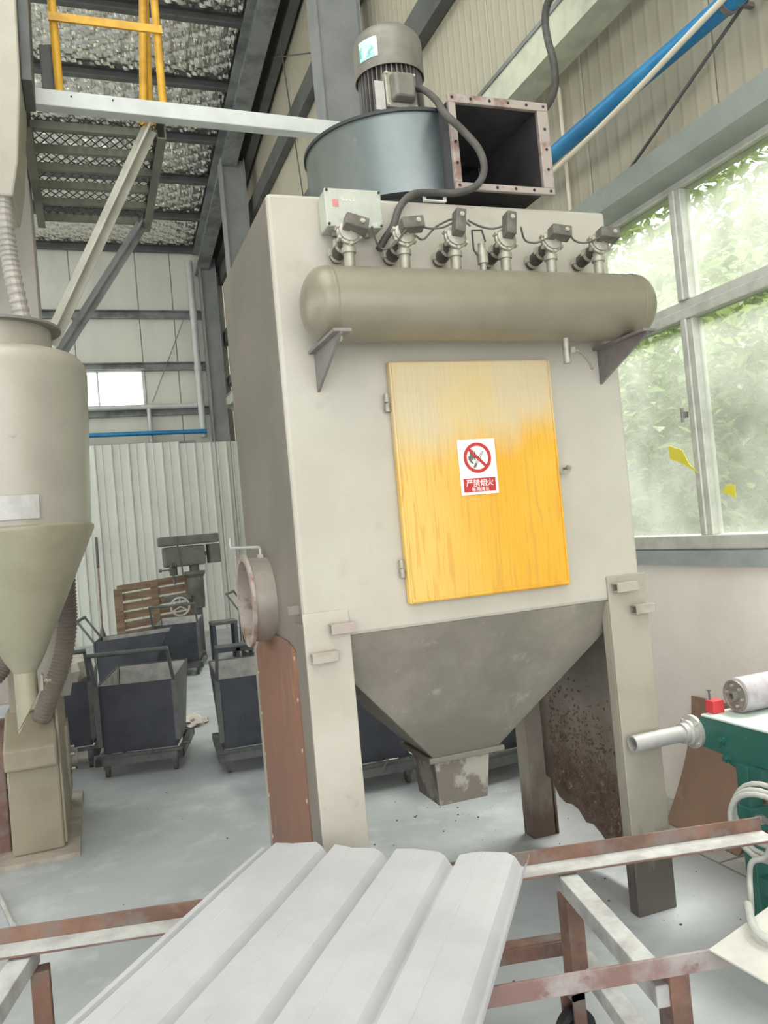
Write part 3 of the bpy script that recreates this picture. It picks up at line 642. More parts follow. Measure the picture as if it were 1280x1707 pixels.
wl_ = [([(.962, 2.505, 2.615), (.987, 2.54, 2.575), (1.017, 2.56, 2.560), (1.054, 2.54, 2.572), (1.085, 2.50, 2.612)], 'thin wire drooping between the first two pulse valves'),
       ([(1.14, 2.52, 2.638), (1.19, 2.56, 2.64), (1.25, 2.56, 2.645), (1.275, 2.52, 2.650)], 'straight thin wire from the second to the third valve'),
       ([(1.13, 2.53, 2.60), (1.19, 2.60, 2.615), (1.25, 2.61, 2.668), (1.32, 2.58, 2.690), (1.36, 2.56, 2.655)], 'arched thin wire rising to the third pulse valve'),
       ([(1.32, 2.50, 2.650), (1.40, 2.56, 2.655), (1.455, 2.56, 2.65), (1.49, 2.51, 2.650)], 'thin wire between the third and fourth pulse valves'),
       ([(1.53, 2.50, 2.635), (1.58, 2.56, 2.611), (1.63, 2.56, 2.606), (1.665, 2.52, 2.615)], 'sagging thin wire between the fourth and fifth valves'),
       ([(1.73, 2.50, 2.632), (1.79, 2.56, 2.62), (1.84, 2.56, 2.612), (1.87, 2.51, 2.615)], 'thin wire running to the rightmost pulse valve')]
for p, l in wl_: cable('valve_wire', p, .0038, 'wire', l, 'wire', 5, 6)

# ------------------------------------------------------------------ fan and motor on the roof of the collector
fan = thing('centrifugal_fan', 'round grey steel fan with motor and square outlet on the collector roof', 'fan', (1.365, 3.18, 2.812))
FC = (1.365, 3.18, 0)
MB().lathe([(0, 2.813), (.34, 2.813), (.34, 2.89), (0, 2.89)], FC, n=40).build('base_ring', 'fan_dark', fan, smooth=30)  # dark tone stands for the shadow in the gap under the drum
dm = MB().lathe([(.393, 2.885), (.393, 3.19), (.388, 3.19), (.388, 2.885)], FC, n=56, a0=1.5*math.pi-.08, a1=3*math.pi, loop=True).build('scroll_housing', 'fan_steel', fan, smooth=30)
MB().lathe([(0, 3.19), (.402, 3.19), (.402, 3.203), (0, 3.205)], FC, n=64).build('top_cover', 'fan_dark', dm, smooth=30)
MB().lathe([(0, 2.878), (.400, 2.878), (.400, 2.892), (0, 2.892)], FC, n=64, loop=True).build('bottom_rim', 'fan_steel', dm, smooth=30)
o = MB()
o.box(1.385, 1.395, 2.69, 3.18, 2.855, 3.19).box(1.760, 1.770, 2.69, 3.18, 2.855, 3.19).box(1.395, 1.760, 2.69, 3.18, 2.855, 2.863).box(1.395, 1.760, 2.69, 3.18, 3.178, 3.19)
ou = o.build('outlet_duct', 'duct_inside', fan)
of = MB().box(1.377, 1.805, 2.672, 2.692, 2.842, 2.868).box(1.377, 1.805, 2.672, 2.692, 3.172, 3.205).box(1.377, 1.405, 2.672, 2.692, 2.868, 3.172).box(1.757, 1.805, 2.672, 2.692, 2.868, 3.172).build('outlet_flange', 'flange_rust', ou, bevel=.003)
hp = [(x, z) for z in (2.855, 3.189) for x in (1.392, 1.47, 1.55, 1.63, 1.71, 1.785)]+[(x, z) for x in (1.391, 1.783) for z in (2.94, 3.02, 3.10)]
for x, z in hp: MB().cyl((x, 2.673, z), (x, 2.6705, z), .006, n=8).build('bolt_hole', 'black', of)
# motor
mb = MB().lathe([(0, 3.204), (.16, 3.204), (.16, 3.218), (.128, 3.222), (.118, 3.24), (.118, 3.55), (0, 3.55)], FC, n=40).build('motor_body', 'motor_fin', fan, smooth=30)
q = MB()
for i in range(40):
    a = 2*math.pi*i/40; c_, s_ = math.cos(a), math.sin(a)
    q.hexa([(FC[0]+c_*r-s_*w, FC[1]+s_*r+c_*w, 3.232) for r, w in ((.115, -.004), (.140, -.0025), (.140, .0025), (.115, .004))],
           [(FC[0]+c_*r-s_*w, FC[1]+s_*r+c_*w, 3.535) for r, w in ((.115, -.004), (.140, -.0025), (.140, .0025), (.115, .004))])
q.build('cooling_fins', 'motor_fin', mb)
mc = MB().lathe([(.146, 3.525), (.150, 3.525), (.150, 3.66)]+[(.150*math.cos(a)**.8, 3.66+.085*math.sin(a)) for a in [math.pi/2*i/9 for i in range(1, 9)]]+[(0, 3.746)], FC, n=48).build('fan_cowl', 'motor', fan, smooth=40)
MB().lathe([(.1505, 0), (.152, 0), (.152, .085), (.1505, .085)], (FC[0], FC[1], 3.565), n=10, a0=math.radians(-52), a1=math.radians(-16), loop=True).build('sticker', 'sticker', mc, label='pale teal maker sticker')
jb = MB().box(1.272, 1.412, 3.015, 3.05, 3.325, 3.475).build('junction_box', 'valve', fan, bevel=.008)
MB().hexa([(1.290, 3.015, 3.342), (1.398, 3.015, 3.342), (1.398, 3.015, 3.462), (1.290, 3.015, 3.462)], [(1.302, 2.972, 3.355), (1.388, 2.972, 3.355), (1.388, 2.972, 3.452), (1.302, 2.972, 3.452)]).build('junction_cover', 'motor', jb, bevel=.012, seg=3)
for x in (1.281, 1.403):
    for z in (3.334, 3.466): MB().cyl((x, 3.015, z), (x, 3.009, z), .006, n=8).build('cover_screw', 'bolt', jb)
MB().box(1.228, 1.268, 3.018, 3.026, 3.31, 3.43).build('name_plate', 'pale_pipe', mb)
MB().torus((1.205, 3.10, 3.27), (.5, -1, 0), .022, .006, 20, 6).cyl((1.222, 3.11, 3.27), (1.26, 3.13, 3.27), .008, n=8).build('lifting_eye', 'valve', mb, smooth=60)

# ------------------------------------------------------------------ wall services at the right
def pipe(name, p0, p1, r, m, label, cat='pipe', n=20):
    return tag(MB().cyl(p0, p1, r, n=n).build(name, m, smooth=40), label, cat)
bp = thing('blue_pipe', 'blue pipe running along the upper right wall', 'pipe', (2.72, 4, 3.66))
MB().cyl((2.72, 1.0, 3.705), (2.72, 6.8, 3.705), .046, n=20).build('pipe_run', 'blue_pipe', bp, smooth=40)
for y in (2.62, 4.6):
    MB().lathe([(.047, -.012), (.053, -.012), (.053, .012), (.047, .012)], (2.72, y, 3.705), (0, 1, 0), 20, loop=True).box(2.76, XR-.002, y-.012, y+.012, 3.695, 3.715).build('pipe_clip', 'bracket', bp, smooth=40)
tag(MB().tube(spline([(2.66, 4.6, 3.60), (2.65, 3.939, 3.565), (2.65, 3.3, 3.60), (2.65, 2.582, 3.680), (2.66, 1.5, 3.78)], 6), .014, 8).build('conduit', 'cream_pipe', smooth=60), 'thin cream conduit crossing in front of the blue pipe', 'conduit')
ct = thing('cable_tray', 'pale galvanised cable tray along the upper right wall', 'cable tray', (2.66, 4, 4.12))
def tray(t, ya, yb, ks):
    MB().ext([(-.09, -.10), (.09, -.10), (.09, .10), (.078, .10), (.078, -.09), (-.078, -.09), (-.078, .10), (-.09, .10)], (2.66, ya, 4.23), (2.66, yb, 4.23)).build('tray_channel', 'tray', t)
    MB().ext([(-.098, .088), (-.07, .088), (-.07, .115), (-.098, .115)], (2.66, ya, 4.23), (2.66, yb, 4.23)).ext([(.07, .088), (.098, .088), (.098, .115), (.07, .115)], (2.66, ya, 4.23), (2.66, yb, 4.23)).build('tray_lip', 'frame_grey', t)
    for y in ks: MB().bar((2.5, y, 4.115), (XR-.002, y, 4.115), .04, .03).bar((2.52, y, 4.10), (XR-.012, y, 3.86), .03, .03).build('tray_bracket', 'frame_grey', t)
tray(ct, 1.0, 6.8, (5.6,))
tray(thing('cable_tray', 'short stretch of pale cable tray in the far right corner', 'cable tray', (2.66, 13.8, 4.12)), 12.6, 15.1, (13.2, 14.7))
cable('hanging_cable', [(2.50, 3.40, 4.34), (2.47, 3.46, 4.29), (2.45, 3.53, 4.26), (2.45, 3.572, 4.19), (2.45, 3.561, 4.07), (2.45, 3.53, 3.93), (2.45, 3.549, 3.81), (2.43, 3.628, 3.745), (2.36, 3.66, 3.70), (2.2, 3.64, 3.5), (2.05, 3.56, 3.1), (1.97, 3.4, 2.83)], .020, 'rubber', 'thick dark cable hanging from the cable tray behind the outlet')
tag(MB().cyl((2.80, 1.9, 3.99), (2.80, 3.718, 3.262), .008, n=8).build('bracing_rod', 'dark_grey'), 'thin dark bracing rod slanting across the upper wall', 'rod')
pipe('wall_conduit', (2.82, 4.04, 3.34), (2.82, 4.04, 4.13), .012, 'cream_pipe', 'thin vertical conduit on the wall right of the fan', 'conduit', 10)
for nm, p0, p1, l in (('tie_wire', (2.72, 8.35, 6.9), (2.66, 9.9, 7.75), 'thin dark stay wire slanting left of the tall column'), ('tie_wire', (2.72, 9.3, 5.7), (2.66, 9.5, 7.75), 'thin upright wire on the wall left of the tall column')):
    tag(MB().cyl(p0, p1, .008, n=6).build(nm, 'dark_grey'), l, 'wire')

# ------------------------------------------------------------------ far wall services and fence
fe = struct(thing('partition', 'white ribbed sheet partition in front of the far wall', None, (0, 15.55, 0)))
x = -4.6; i = 0
while x < XR-.05:
    x1 = min(x+.9, XR-.01); n = max(1, round((x1-x)/.3)); prof = []
    for j in range(n):
        a = x+(x1-x)*j/n; p = (x1-x)/n
        prof += [(a, 15.55), (a+p*.34, 15.55), (a+p*.37, 15.535), (a+p*.40, 15.55), (a+p*.82, 15.55), (a+p*.86, 15.515), (a+p*.93, 15.515), (a+p*.97, 15.55)]
    prof.append((x1-.002, 15.55)); top = 3.60 if x < 1.7 else 3.56
    MB().prism(prof+[(a, b+.006) for a, b in reversed(prof)], 'z', 0, top).build('partition_sheet', 'fence', fe)
    x += .9
o = MB().box(-4.6, 2.0, 15.56, 15.60, 3.55, 3.61).build('top_rail', 'frame_grey', fe)
fp_ = thing('white_pipework', 'white pipes along the far wall below the small window', 'pipe', (1.2, 15.85, 3.9))
MB().cyl((-3, 15.85, 4.33), (2.12, 15.85, 4.33), .05, n=12).build('pipe_run', 'white_metal', fp_, smooth=40)
MB().cyl((1.22, 15.85, 4.33), (1.22, 15.85, 3.4), .04, n=12).build('branch_pipe', 'white_metal', fp_, smooth=40)
dp = thing('downpipe', 'white vertical downpipe in the far right corner', 'pipe', (2.2, 15.8, 3.8))
MB().cyl((2.2, 15.82, 3.7), (2.2, 15.82, 7.15), .065, n=14).build('pipe_run', 'white_metal', dp, smooth=40)
for z in (5.05, 6.1): MB().cyl((2.2, 15.82, z-.05), (2.2, 15.82, z+.05), .075, n=14).build('coupling', 'white_metal', dp, smooth=40)
pipe('blue_branch_pipe', (-3, 15.70, 3.82), (2.25, 15.70, 3.80), .042, 'blue_pipe', 'blue pipe along the far wall above the white partition', 'pipe', 12)
for p0, p1, l in (((1.30, 15.892, 4.42), (2.07, 15.892, 6.15), 'thin stay rod crossing the far wall right of the small window'),):
    tag(MB().cyl(p0, p1, .010, n=6).build('stay_rod', 'frame_grey'), l, 'rod')

# ------------------------------------------------------------------ silo at the left
SX, SY = -.345, 4.25
si = thing('storage_silo', 'pale beige steel silo with cone bottom at the left edge', 'silo', (SX, SY, .8))
sb = MB().lathe([(.24, 2.60), (.30, 2.595), (.355, 2.575), (.385, 2.535), (.390, 2.49), (.352, 1.765)], (SX, SY, 0), n=64).build('silo_shell', 'silo', si, smooth=40)
MB().lathe([(.352, 1.765), (.364, 1.755), (.364, 1.74), (.085, 1.13), (.052, 1.075)], (SX, SY, 0), n=64).build('silo_cone', 'silo_cone', si, smooth=25)
nk = MB().lathe([(.238, 2.59), (.238, 2.72), (.232, 2.72), (.232, 2.59)], (SX, SY, 0), n=48, loop=True).build('silo_neck', 'silo', si, smooth=30)
MB().lathe([(.238, 2.715), (.285, 2.715), (.285, 2.727), (.238, 2.727)], (SX, SY, 0), n=48, loop=True).lathe([(0, 2.717), (.24, 2.717), (.24, 2.725), (0, 2.725)], (SX, SY, 0), n=48, loop=True).build('neck_flange', 'bracket', nk, smooth=30)
q = MB(); n = 24; vs = []
for i in range(n):
    a = 2*math.pi*i/n; x = math.cos(a)*.052; y = math.sin(a)*.052
    vs += [(SX+x, SY+y, 1.10), (SX+x, SY+y, .80+(x+.052)/.104*.17)]
q.add(vs, [(2*i, 2*((i+1) % n), 2*((i+1) % n)+1, 2*i+1) for i in range(n)]+[tuple(2*i+1 for i in range(n))])
sp_ = q.build('spout', 'silo_cone', si, smooth=40)
MB().prism([(SX+.054, .975), (SX+.075, .985), (SX+.078, 1.05), (SX+.070, 1.06), (SX+.064, .99), (SX-.05, .798), (SX-.045, .792)], 'y', SY-.03, SY+.03).cyl((SX+.07, SY-.0, 1.02), (SX+.11, SY, 1.02), .007, n=8).cyl((SX+.085, SY, 1.02), (SX+.095, SY, 1.02), .014, n=6).build('spout_flap', 'silo_cone', sp_)
# name plate on the shell
MB().lathe([(.360, 1.79), (.368, 1.79), (.378, 1.895), (.368, 1.895)], (SX, SY, 0), n=10, a0=math.radians(-112), a1=math.radians(-82), loop=True).build('name_plate', 'pale_pipe', si, label='blank pale plate on the silo shell')
for o in bpy.data.objects:
    pass
# machine housing over the silo
uh = thing('overhead_housing', 'cream sheet housing above the silo in the top left corner', 'housing', (-.5, 4.4, 3.36))
MB().prism([(-.95, 5.3), (-.115, 5.3), (-.15, 3.95), (-.19, 3.54), (-.225, 3.37), (-.95, 3.37)], 'y', 4.2, 4.62).build('housing_shell', 'silo', uh, bevel=.01)
MB().prism([(-.118, 5.3), (-.06, 5.3), (-.098, 3.98), (-.148, 3.98)], 'y', 4.25, 4.56).build('housing_edge', 'dark_grey', uh, bevel=.004)
MB().cyl((-.30, 4.32, 3.375), (-.30, 4.32, 3.36), .05, n=16).build('hose_socket', 'steel', uh)
MB().box(-.06, .02, 4.66, 4.80, 4.17, 4.42).build('gear_case', 'dark_grey', uh, bevel=.006)
def ribbed_hose(name, pts, r, m, label, k=10):
    p = spline(pts, k*4); return tag(MB().tube(p, r, 14, rad=[r*(1.0 if i % 4 < 2 else .90) for i in range(len(p))]).build(name, m, smooth=20), label, 'hose')
ribbed_hose('flexible_hose', [(-.275, 4.25, 3.372), (-.272, 4.25, 3.17), (-.258, 4.25, 2.99), (-.225, 4.25, 2.735)], .042, 'hose_grey', 'grey ribbed hose dropping from the housing into the silo neck', 7)

# bucket elevator behind the silo
be = thing('bucket_elevator', 'brown-beige bucket elevator boot and casing beneath the silo', 'elevator', (-.39, 5.2, 0))
MB().box(-.62, -.185, 4.72, 5.95, 0, .025).build('base_plate', 'plate_dirty', be)
bt = MB().prism([(4.83, .025), (4.83, .485), (4.735, .50), (4.735, .61), (4.99, .775), (5.75, .775), (5.75, .025)], 'x', -.525, -.262).build('boot', 'boot', be, bevel=.012)
MB().box(-.262, -.248, 4.84, 5.75, .05, .80).build('side_flange', 'boot', bt, bevel=.004)
br = MB().lathe([(0, 0), (.09, 0), (.09, .02), (.065, .025), (.065, .06), (.035, .062), (.035, .12), (0, .12)], (-.248, 5.6, .32), (1, 0, 0), 24).build('bearing', 'roller_end', be, smooth=30)
for k in range(5):
    a = 2*math.pi*k/5; MB().cyl((-.23, 5.6+.076*math.cos(a), .32+.076*math.sin(a)), (-.205, 5.6+.076*math.cos(a), .32+.076*math.sin(a)), .009, n=6).build('bearing_bolt', 'bolt', br)
MB().box(-.262, -.235, 5.46, 5.74, .12, .56).build('bearing_plate', 'plate_dirty', be, bevel=.004)
MB().box(-.50, -.335, 4.98, 5.25, .74, 1.12).build('inlet_spout', 'boot', be, bevel=.006)
MB().hexa([(-.45, 4.95, .77), (-.28, 4.95, .77), (-.28, 5.2, .77), (-.45, 5.2, .77)], [(-.36, 4.95, 1.35), (-.17, 4.95, 1.35), (-.17, 5.2, 1.35), (-.36, 5.2, 1.35)]).build('feed_chute', 'silo', be, bevel=.01)
MB().box(-.72, -.19, 5.3, 5.72, .77, 6.6).build('casing', 'casing', be, bevel=.006)
MB().box(-.95, -.54, 4.95, 5.75, 0, .62).build('drive_guard', 'rust_rail', be, bevel=.01)
ribbed_hose('flexible_hose', [(-.145, 4.75, 1.56), (-.150, 4.75, 1.40), (-.158, 4.75, 1.242), (-.198, 4.75, 1.052), (-.262, 4.76, .899), (-.33, 4.85, .74)], .052, 'hose_brown', 'brown ribbed hose curving down behind the silo cone', 9)
ribbed_hose('flexible_hose', [(-.60, 4.75, .98), (-.52, 4.75, 1.02), (-.465, 4.75, 1.11), (-.43, 4.75, 1.22), (-.42, 4.75, 1.36)], .048, 'hose_brown', 'brown ribbed hose at the far left beside the silo cone', 7)

# ------------------------------------------------------------------ platform, railing, braces, white channel
pf = thing('mesh_platform', 'expanded metal platform on grey-green joists under the roof', 'platform', (.2, 5.4, 3.96))
for x, sgn in ((-.155, 1), (.56, -1)):
    MB().ext(cchan(.05*1, .10, .008), (x, 4.68 if sgn > 0 else 6.1, 4.0), (x, 6.1 if sgn > 0 else 4.68, 4.0)).build('stringer', 'green_grey', pf)
for y in (4.76, 5.03, 5.27, 5.52, 5.78, 6.06):
    MB().box(-.14, .545, y-.016, y+.016, 3.99, 4.035).build('joist', 'green_grey', pf)
q = MB(); t = .006; X0, X1, YA, YB = -.14, .55, 4.7, 6.08
def diag(sgn):
    s = 1.8
    c0 = YA-(X1-X0)*s if sgn > 0 else YA
    c = c0
    while c < YB+(X1-X0)*s:
        pts = []
        for x in (X0, X1):
            y = c+(x-X0)*s*sgn; pts.append((x, y))
        (xa, ya), (xb, yb) = pts
        def clip(xa, ya, xb, yb):
            for lim, low in ((YA, True), (YB, False)):
                ina = ya >= lim if low else ya <= lim; inb = yb >= lim if low else yb <= lim
                if not ina and not inb: return None
                if not ina: f = (lim-ya)/(yb-ya); xa, ya = xa+(xb-xa)*f, lim
                if not inb: f = (lim-yb)/(ya-yb); xb, yb = xb+(xa-xb)*f, lim
            return xa, ya, xb, yb
        r = clip(xa, ya, xb, yb)
        if r and abs(r[0]-r[2]) > .01: q.bar((r[0], r[1], 4.040), (r[2], r[3], 4.040), t, .004)
        c += .10
diag(1); diag(-1)
q.build('expanded_mesh', 'dark_grey', pf)
for (p0, p1, y, m) in (((.50, 4.03), (-.13, 2.78), 4.70, 'brace'), ((.525, 3.98), (-.14, 2.98), 6.0, 'frame_grey')):
    MB().bar((p0[0], y, p0[1]), (p1[0], y, p1[1]), .012, .10, (0, 1, 0)).bar((p0[0], y+.04, p0[1]), (p1[0], y+.04, p1[1]), .085, .010, (0, 1, 0)).build('knee_brace', m, pf)
ch = thing('steel_channel', 'long white channel beam running from the platform to behind the fan', 'beam', (1.3, 4.6, 4.03))
MB().ext([(-.04, -.045), (.04, -.045), (.04, .045), (-.04, .045)], (-.16, 4.62, 4.085), (2.78, 4.62, 4.03)).build('channel_body', 'white_metal', ch, bevel=.005)
MB().ext([(-.045, -.05), (.045, -.05), (.045, .052), (-.045, .052)], (-.17, 4.62, 4.085), (-.125, 4.62, 4.083)).build('end_sleeve', 'steel', ch)
for x in (.085, .30): MB().cyl((x, 4.580, 4.095), (x, 4.576, 4.095), .005, n=8).build('bolt_hole', 'black', ch)
rl = thing('safety_railing', 'yellow tubular safety railing around the mesh platform', 'railing', (.3, 5, 4.04))
for p0, p1, w in (((.028, 4.62, 4.127), (.022, 4.62, 5.1), .045), ((.575, 4.62, 4.12), (.575, 4.62, 5.1), .045), ((.47, 4.80, 4.045), (.56, 4.80, 5.2), .045), ((.52, 4.86, 4.045), (.565, 4.86, 5.2), .04)):
    MB().cyl(p0, p1, w/2, n=10).build('post', 'yellow', rl, smooth=40)
MB().box(-.0, .60, 4.585, 4.60, 4.515, 4.56).build('rail', 'yellow', rl)
MB().box(-.0, .60, 4.585, 4.60, 5.02, 5.07).build('rail', 'yellow', rl)
MB().box(.565, .58, 4.62, 5.32, 4.90, 4.95).build('rail', 'yellow', rl)

# ------------------------------------------------------------------ tipping carts
def make_cart(label, loc, rz):
    t = thing('tipping_cart', label, 'cart', loc, rz, 'dark steel tipping carts')
    w, d0, d1, z0, z1 = .27, .52, .80, .165, .655; th = .008
    b = MB()
    A = [(-w, 0, z1), (w, 0, z1), (w*.96, .02, z0), (-w*.96, .02, z0)]
    # walls as thin solids: front, two sides, flared back, floor
    def slab(p, off):
        off = Vector(off); b.hexa([Vector(x) for x in p], [Vector(x)+off for x in p])
    slab(A, (0, th, 0))
    slab([(-w, 0, z1), (-w*1.04, d1, z1+.03), (-w*.96, d0, z0), (-w*.96, .02, z0)], (th, 0, 0))
    slab([(w, 0, z1), (w*1.04, d1, z1+.03), (w*.96, d0, z0), (w*.96, .02, z0)], (-th, 0, 0))
    slab([(-w*1.04, d1, z1+.03), (w*1.04, d1, z1+.03), (w*.96, d0, z0), (-w*.96, d0, z0)], (0, -th, 0))
    slab([(-w*.96, .02, z0), (w*.96, .02, z0), (w*.96, d0, z0), (-w*.96, d0, z0)], (0, 0, th))
    body = b.build('bin', 'cart', t, local=True)
    ln = MB()
    for p, off in (([(-w+.012, .018, z1-.004), (-w*1.04+.012, d1-.02, z1+.022), (-w*.96+.012, d0-.02, z0+.02), (-w*.96+.012, .035, z0+.02)], (.002, 0, 0)),
                   ([(w-.012, .018, z1-.004), (w*1.04-.012, d1-.02, z1+.022), (w*.96-.012, d0-.02, z0+.02), (w*.96-.012, .035, z0+.02)], (-.002, 0, 0)),
                   ([(-w*1.04+.02, d1-.014, z1+.022), (w*1.04-.02, d1-.014, z1+.022), (w*.96-.02, d0-.014, z0+.02), (-w*.96+.02, d0-.014, z0+.02)], (0, -.002, 0))):
        o = Vector(off); ln.hexa([Vector(x) for x in p], [Vector(x)+o for x in p])
    ln.build('pale_lining', 'cart_in', body, local=True)  # inner sheets paler than the outside of the bin
    MB().box(-w*.9, w*.9, .03, d0-.03, z0+.02, z0+.22).build('load', 'powder', body, local=True, bevel=.02)
    for s in (-1, 1):
        MB().bar((s*(w+.004), -.004, .22), (s*(w+.004), -.004, z1), .035, .012, (0, 1, 0)).bar((s*(w+.004), -.004, z1), (s*(w-.002), -.16, .90), .022, .022, (0, 1, 0)).build('handle_arm', 'cart_frame', t, local=True)
    MB().cyl((-w-.01, -.16, .90), (w+.01, -.16, .90), .017, n=10).build('handle_bar', 'cart_frame', t, local=True, smooth=40)
    f = MB()
    for s in (-1, 1): f.box(s*.285-.022, s*.285+.022, -.05, .66, .095, .145)
    f.box(-.307, .307, -.05, -.005, .095, .145).box(-.307, .307, .61, .655, .095, .145)
    f = f.build('base_frame', 'cart_frame', t, local=True)
    MB().box(-.30, .30, -.035, .0, .145, .165).build('tip_rail', 'cart_frame', f, local=True)
    MB().bar((.06, -.045, .125), (.10, -.055, .19), .018, .012).build('catch_lever', 'cart_frame', f, local=True)
    MB().cyl((.30, .05, .175), (.35, .05, .175), .012, n=8).build('pivot_pin', 'cart_frame', f, local=True)
    for sx in (-1, 1):
        for y in (.0, .6):
            cs = MB().box(sx*.24-.02, sx*.24+.02, y-.02, y+.025, .06, .095).build('caster_fork', 'cart_frame', t, local=True)
            MB().cyl((sx*.24-.012, y+.02, .038), (sx*.24+.012, y+.02, .038), .038, n=16).build('caster_wheel', 'rubber', cs, local=True, smooth=40)
    return t
c0 = make_cart('dark tipping cart with raised handle nearest in the left aisle', (.215, 6.17, 0), math.radians(-13))
for loc, rz, l in (((1.02, 5.74, 0), math.radians(-4), 'dark tipping cart half hidden behind the round inlet and rust panel'),
                   ((-.37, 6.62, 0), math.radians(-4), 'black-sided tipping cart partly hidden behind the elevator boot'),
                   ((-.02, 9.72, 0), math.radians(-90-8), 'tipping cart turned sideways behind the nearest one, handle to the left'),
                   ((.90, 10.45, 0), math.radians(-12), 'tipping cart in front of the wooden crate and drill press'),
                   ((1.95, 11.6, 0), math.radians(-90-20), 'farthest tipping cart, seen just left of the round inlet'),
                   ((1.51, 4.80, 0), math.radians(-2), 'tipping cart seen beneath the hopper between the collector legs'),
                   ((2.30, 4.52, 0), math.radians(6), 'tipping cart in the shade behind the rear collector leg')):
    copy_tree(c0, loc, rz, l)

def crumple(name, c, rx, ry, rz_, m, label, cat, seed, n=18, amp=.35):
    q = MB(); k = n//2
    for j in range(k+1):
        th = math.pi*j/k
        for i in range(n):
            a = 2*math.pi*i/n; d = Vector((math.sin(th)*math.cos(a), math.sin(th)*math.sin(a), math.cos(th)))
            f = 1+amp*mnoise.noise(d*2.1+Vector((seed, 0, 0)))+amp*.5*mnoise.noise(d*5+Vector((0, seed, 0)))
            p = Vector((d.x*rx*f, d.y*ry*f, max(d.z*rz_*f, -rz_*.5)))
            q.v.append(Vector(c)+p+Vector((0, 0, rz_*.5)))
    for j in range(k):
        for i in range(n): a = j*n+i; b = j*n+(i+1) % n; q.f.append((a, b, b+n, a+n))
    return tag(q.build(name, m, smooth=25), label, cat)
crumple('crumpled_sack', (-.28, 6.98, .60), .21, .24, .17, 'sack', 'crumpled pale sack lying in the cart behind the elevator boot', 'sack', 3.1)
crumple('plastic_film', (.72, 7.6, .0), .14, .20, .05, 'sack', 'small crumpled white film on the floor between two carts', 'film', 7.7, amp=.5)

# ------------------------------------------------------------------ drill press, crate, stand, broom at the back
dp = thing('drill_press', 'old grey pillar drill press standing before the white partition', 'drill press', (1.2, 11.9, 0))
k = 1.10                      # measured at 10.8 m, standing a little farther back
def D(x, y, z): return (x*k, y, 1.6+(z-1.6)*k)
def dbox(x0, x1, y0, y1, z0, z1): a = D(x0, y0, z0); b = D(x1, y1, z1); return MB().box(a[0], b[0], y0, y1, a[2], b[2])
dbox(.80, 1.57, 11.75, 12.05, 1.635, 1.755).build('belt_cover', 'machine', dp, bevel=.02)
hd = dbox(.85, 1.38, 11.76, 12.04, 1.36, 1.62).build('head', 'machine', dp, bevel=.03)
MB().cyl(D(.97, 11.9, 1.36), D(.97, 11.9, 1.25), .055, n=14).cyl(D(.97, 11.9, 1.25), D(.97, 11.9, 1.14), .022, n=12).build('spindle_chuck', 'machine', dp, smooth=40)
for a in (0, 120, 240):
    ca, sa = math.cos(math.radians(a)), math.sin(math.radians(a)); p = Vector(D(.90, 11.72, 1.33)); e = p+Vector((-.12*ca, -.02, .12*sa))
    MB().cyl(p, e, .012, n=6).cyl(e-Vector((.02, 0, 0)), e+Vector((.02, 0, 0)), .022, n=8).build('feed_handle', 'machine', hd)
m_ = MB().cyl(D(1.50, 11.9, 1.37), D(1.50, 11.9, 1.62), .10, n=16).build('motor', 'machine', dp, smooth=40)
MB().cyl(D(1.38, 11.9, 1.5), D(1.44, 11.9, 1.5), .03, n=8).build('motor_mount', 'machine', m_)
MB().cyl(D(1.235, 11.9, .05), D(1.235, 11.9, 1.40), .07, n=16).build('pillar', 'machine', dp, smooth=40)
MB().lathe([(0, .78), (.11, .78), (.12, .90), (.12, 1.22), (.15, 1.27), (.15, 1.31), (0, 1.31)], (1.235*k, 11.9, -.06), n=20).build('pillar_collar', 'machine', dp, smooth=30)
tb = dbox(.82, 1.15, 11.70, 12.05, .93, .985).build('work_table', 'machine', dp, bevel=.006)
for x in (.86, .92, .98, 1.04, 1.10): dbox(x-.012, x+.012, 11.70, 12.05, .985, .99).build('table_slot', 'bracket', tb)
wh = MB().torus(D(.99, 11.6, .86), (0, 1, 0), .125, .013, 24, 6); pc = Vector(D(.99, 11.6, .86))
for a in (90, 210, 330): wh.cyl(pc, pc+Vector((.12*math.cos(math.radians(a)), 0, .12*math.sin(math.radians(a)))), .009, n=6)
wh.cyl(pc, pc+Vector((0, .2, 0)), .018, n=8).build('hand_wheel', 'pale_pipe', dp, smooth=50)
dbox(.98, 1.27, 11.6, 12.2, .148, .25).build('foot', 'machine', dp, bevel=.01)
MB().tube(spline([D(1.02, 11.73, 1.755), D(1.03, 11.70, 1.6), D(1.06, 11.70, 1.40), D(1.07, 11.72, 1.22)], 5), .010, 6).build('power_lead', 'rubber', dp)

cr_ = thing('wooden_crate', 'weathered wooden slat crate standing left of the drill press', 'crate', (.8, 12.36, 0))
kk = 12.36/10.2
def E_(x, z): return x*kk, 1.6+(z-1.6)*kk
for i in range(8):
    z = 1.17-i*.112; a = E_(.24, z+.005*(i % 2)); b = E_(1.12, z+.055+.004*i % .01)
    MB().hexa([(a[0], 12.36, a[1]-.05), (b[0], 12.36, b[1]-.05), (b[0], 12.36, b[1]+.055), (a[0], 12.36, a[1]+.055)], [(a[0], 12.385, a[1]-.05), (b[0], 12.385, b[1]-.05), (b[0], 12.385, b[1]+.055), (a[0], 12.385, a[1]+.055)]).build('slat', 'wood', cr_)
for x, w in ((.25, .05), (.67, .045), (1.08, .045)):
    a = E_(x-w, 0); b = E_(x+w, 1.16+x*.07); MB().box(a[0], b[0], 12.33, 12.36, .0, b[1]).build('batten', 'wood', cr_)
st = thing('steel_stand', 'small dark steel stand with open legs right of the carts', 'stand', (1.62, 11.38, 0))
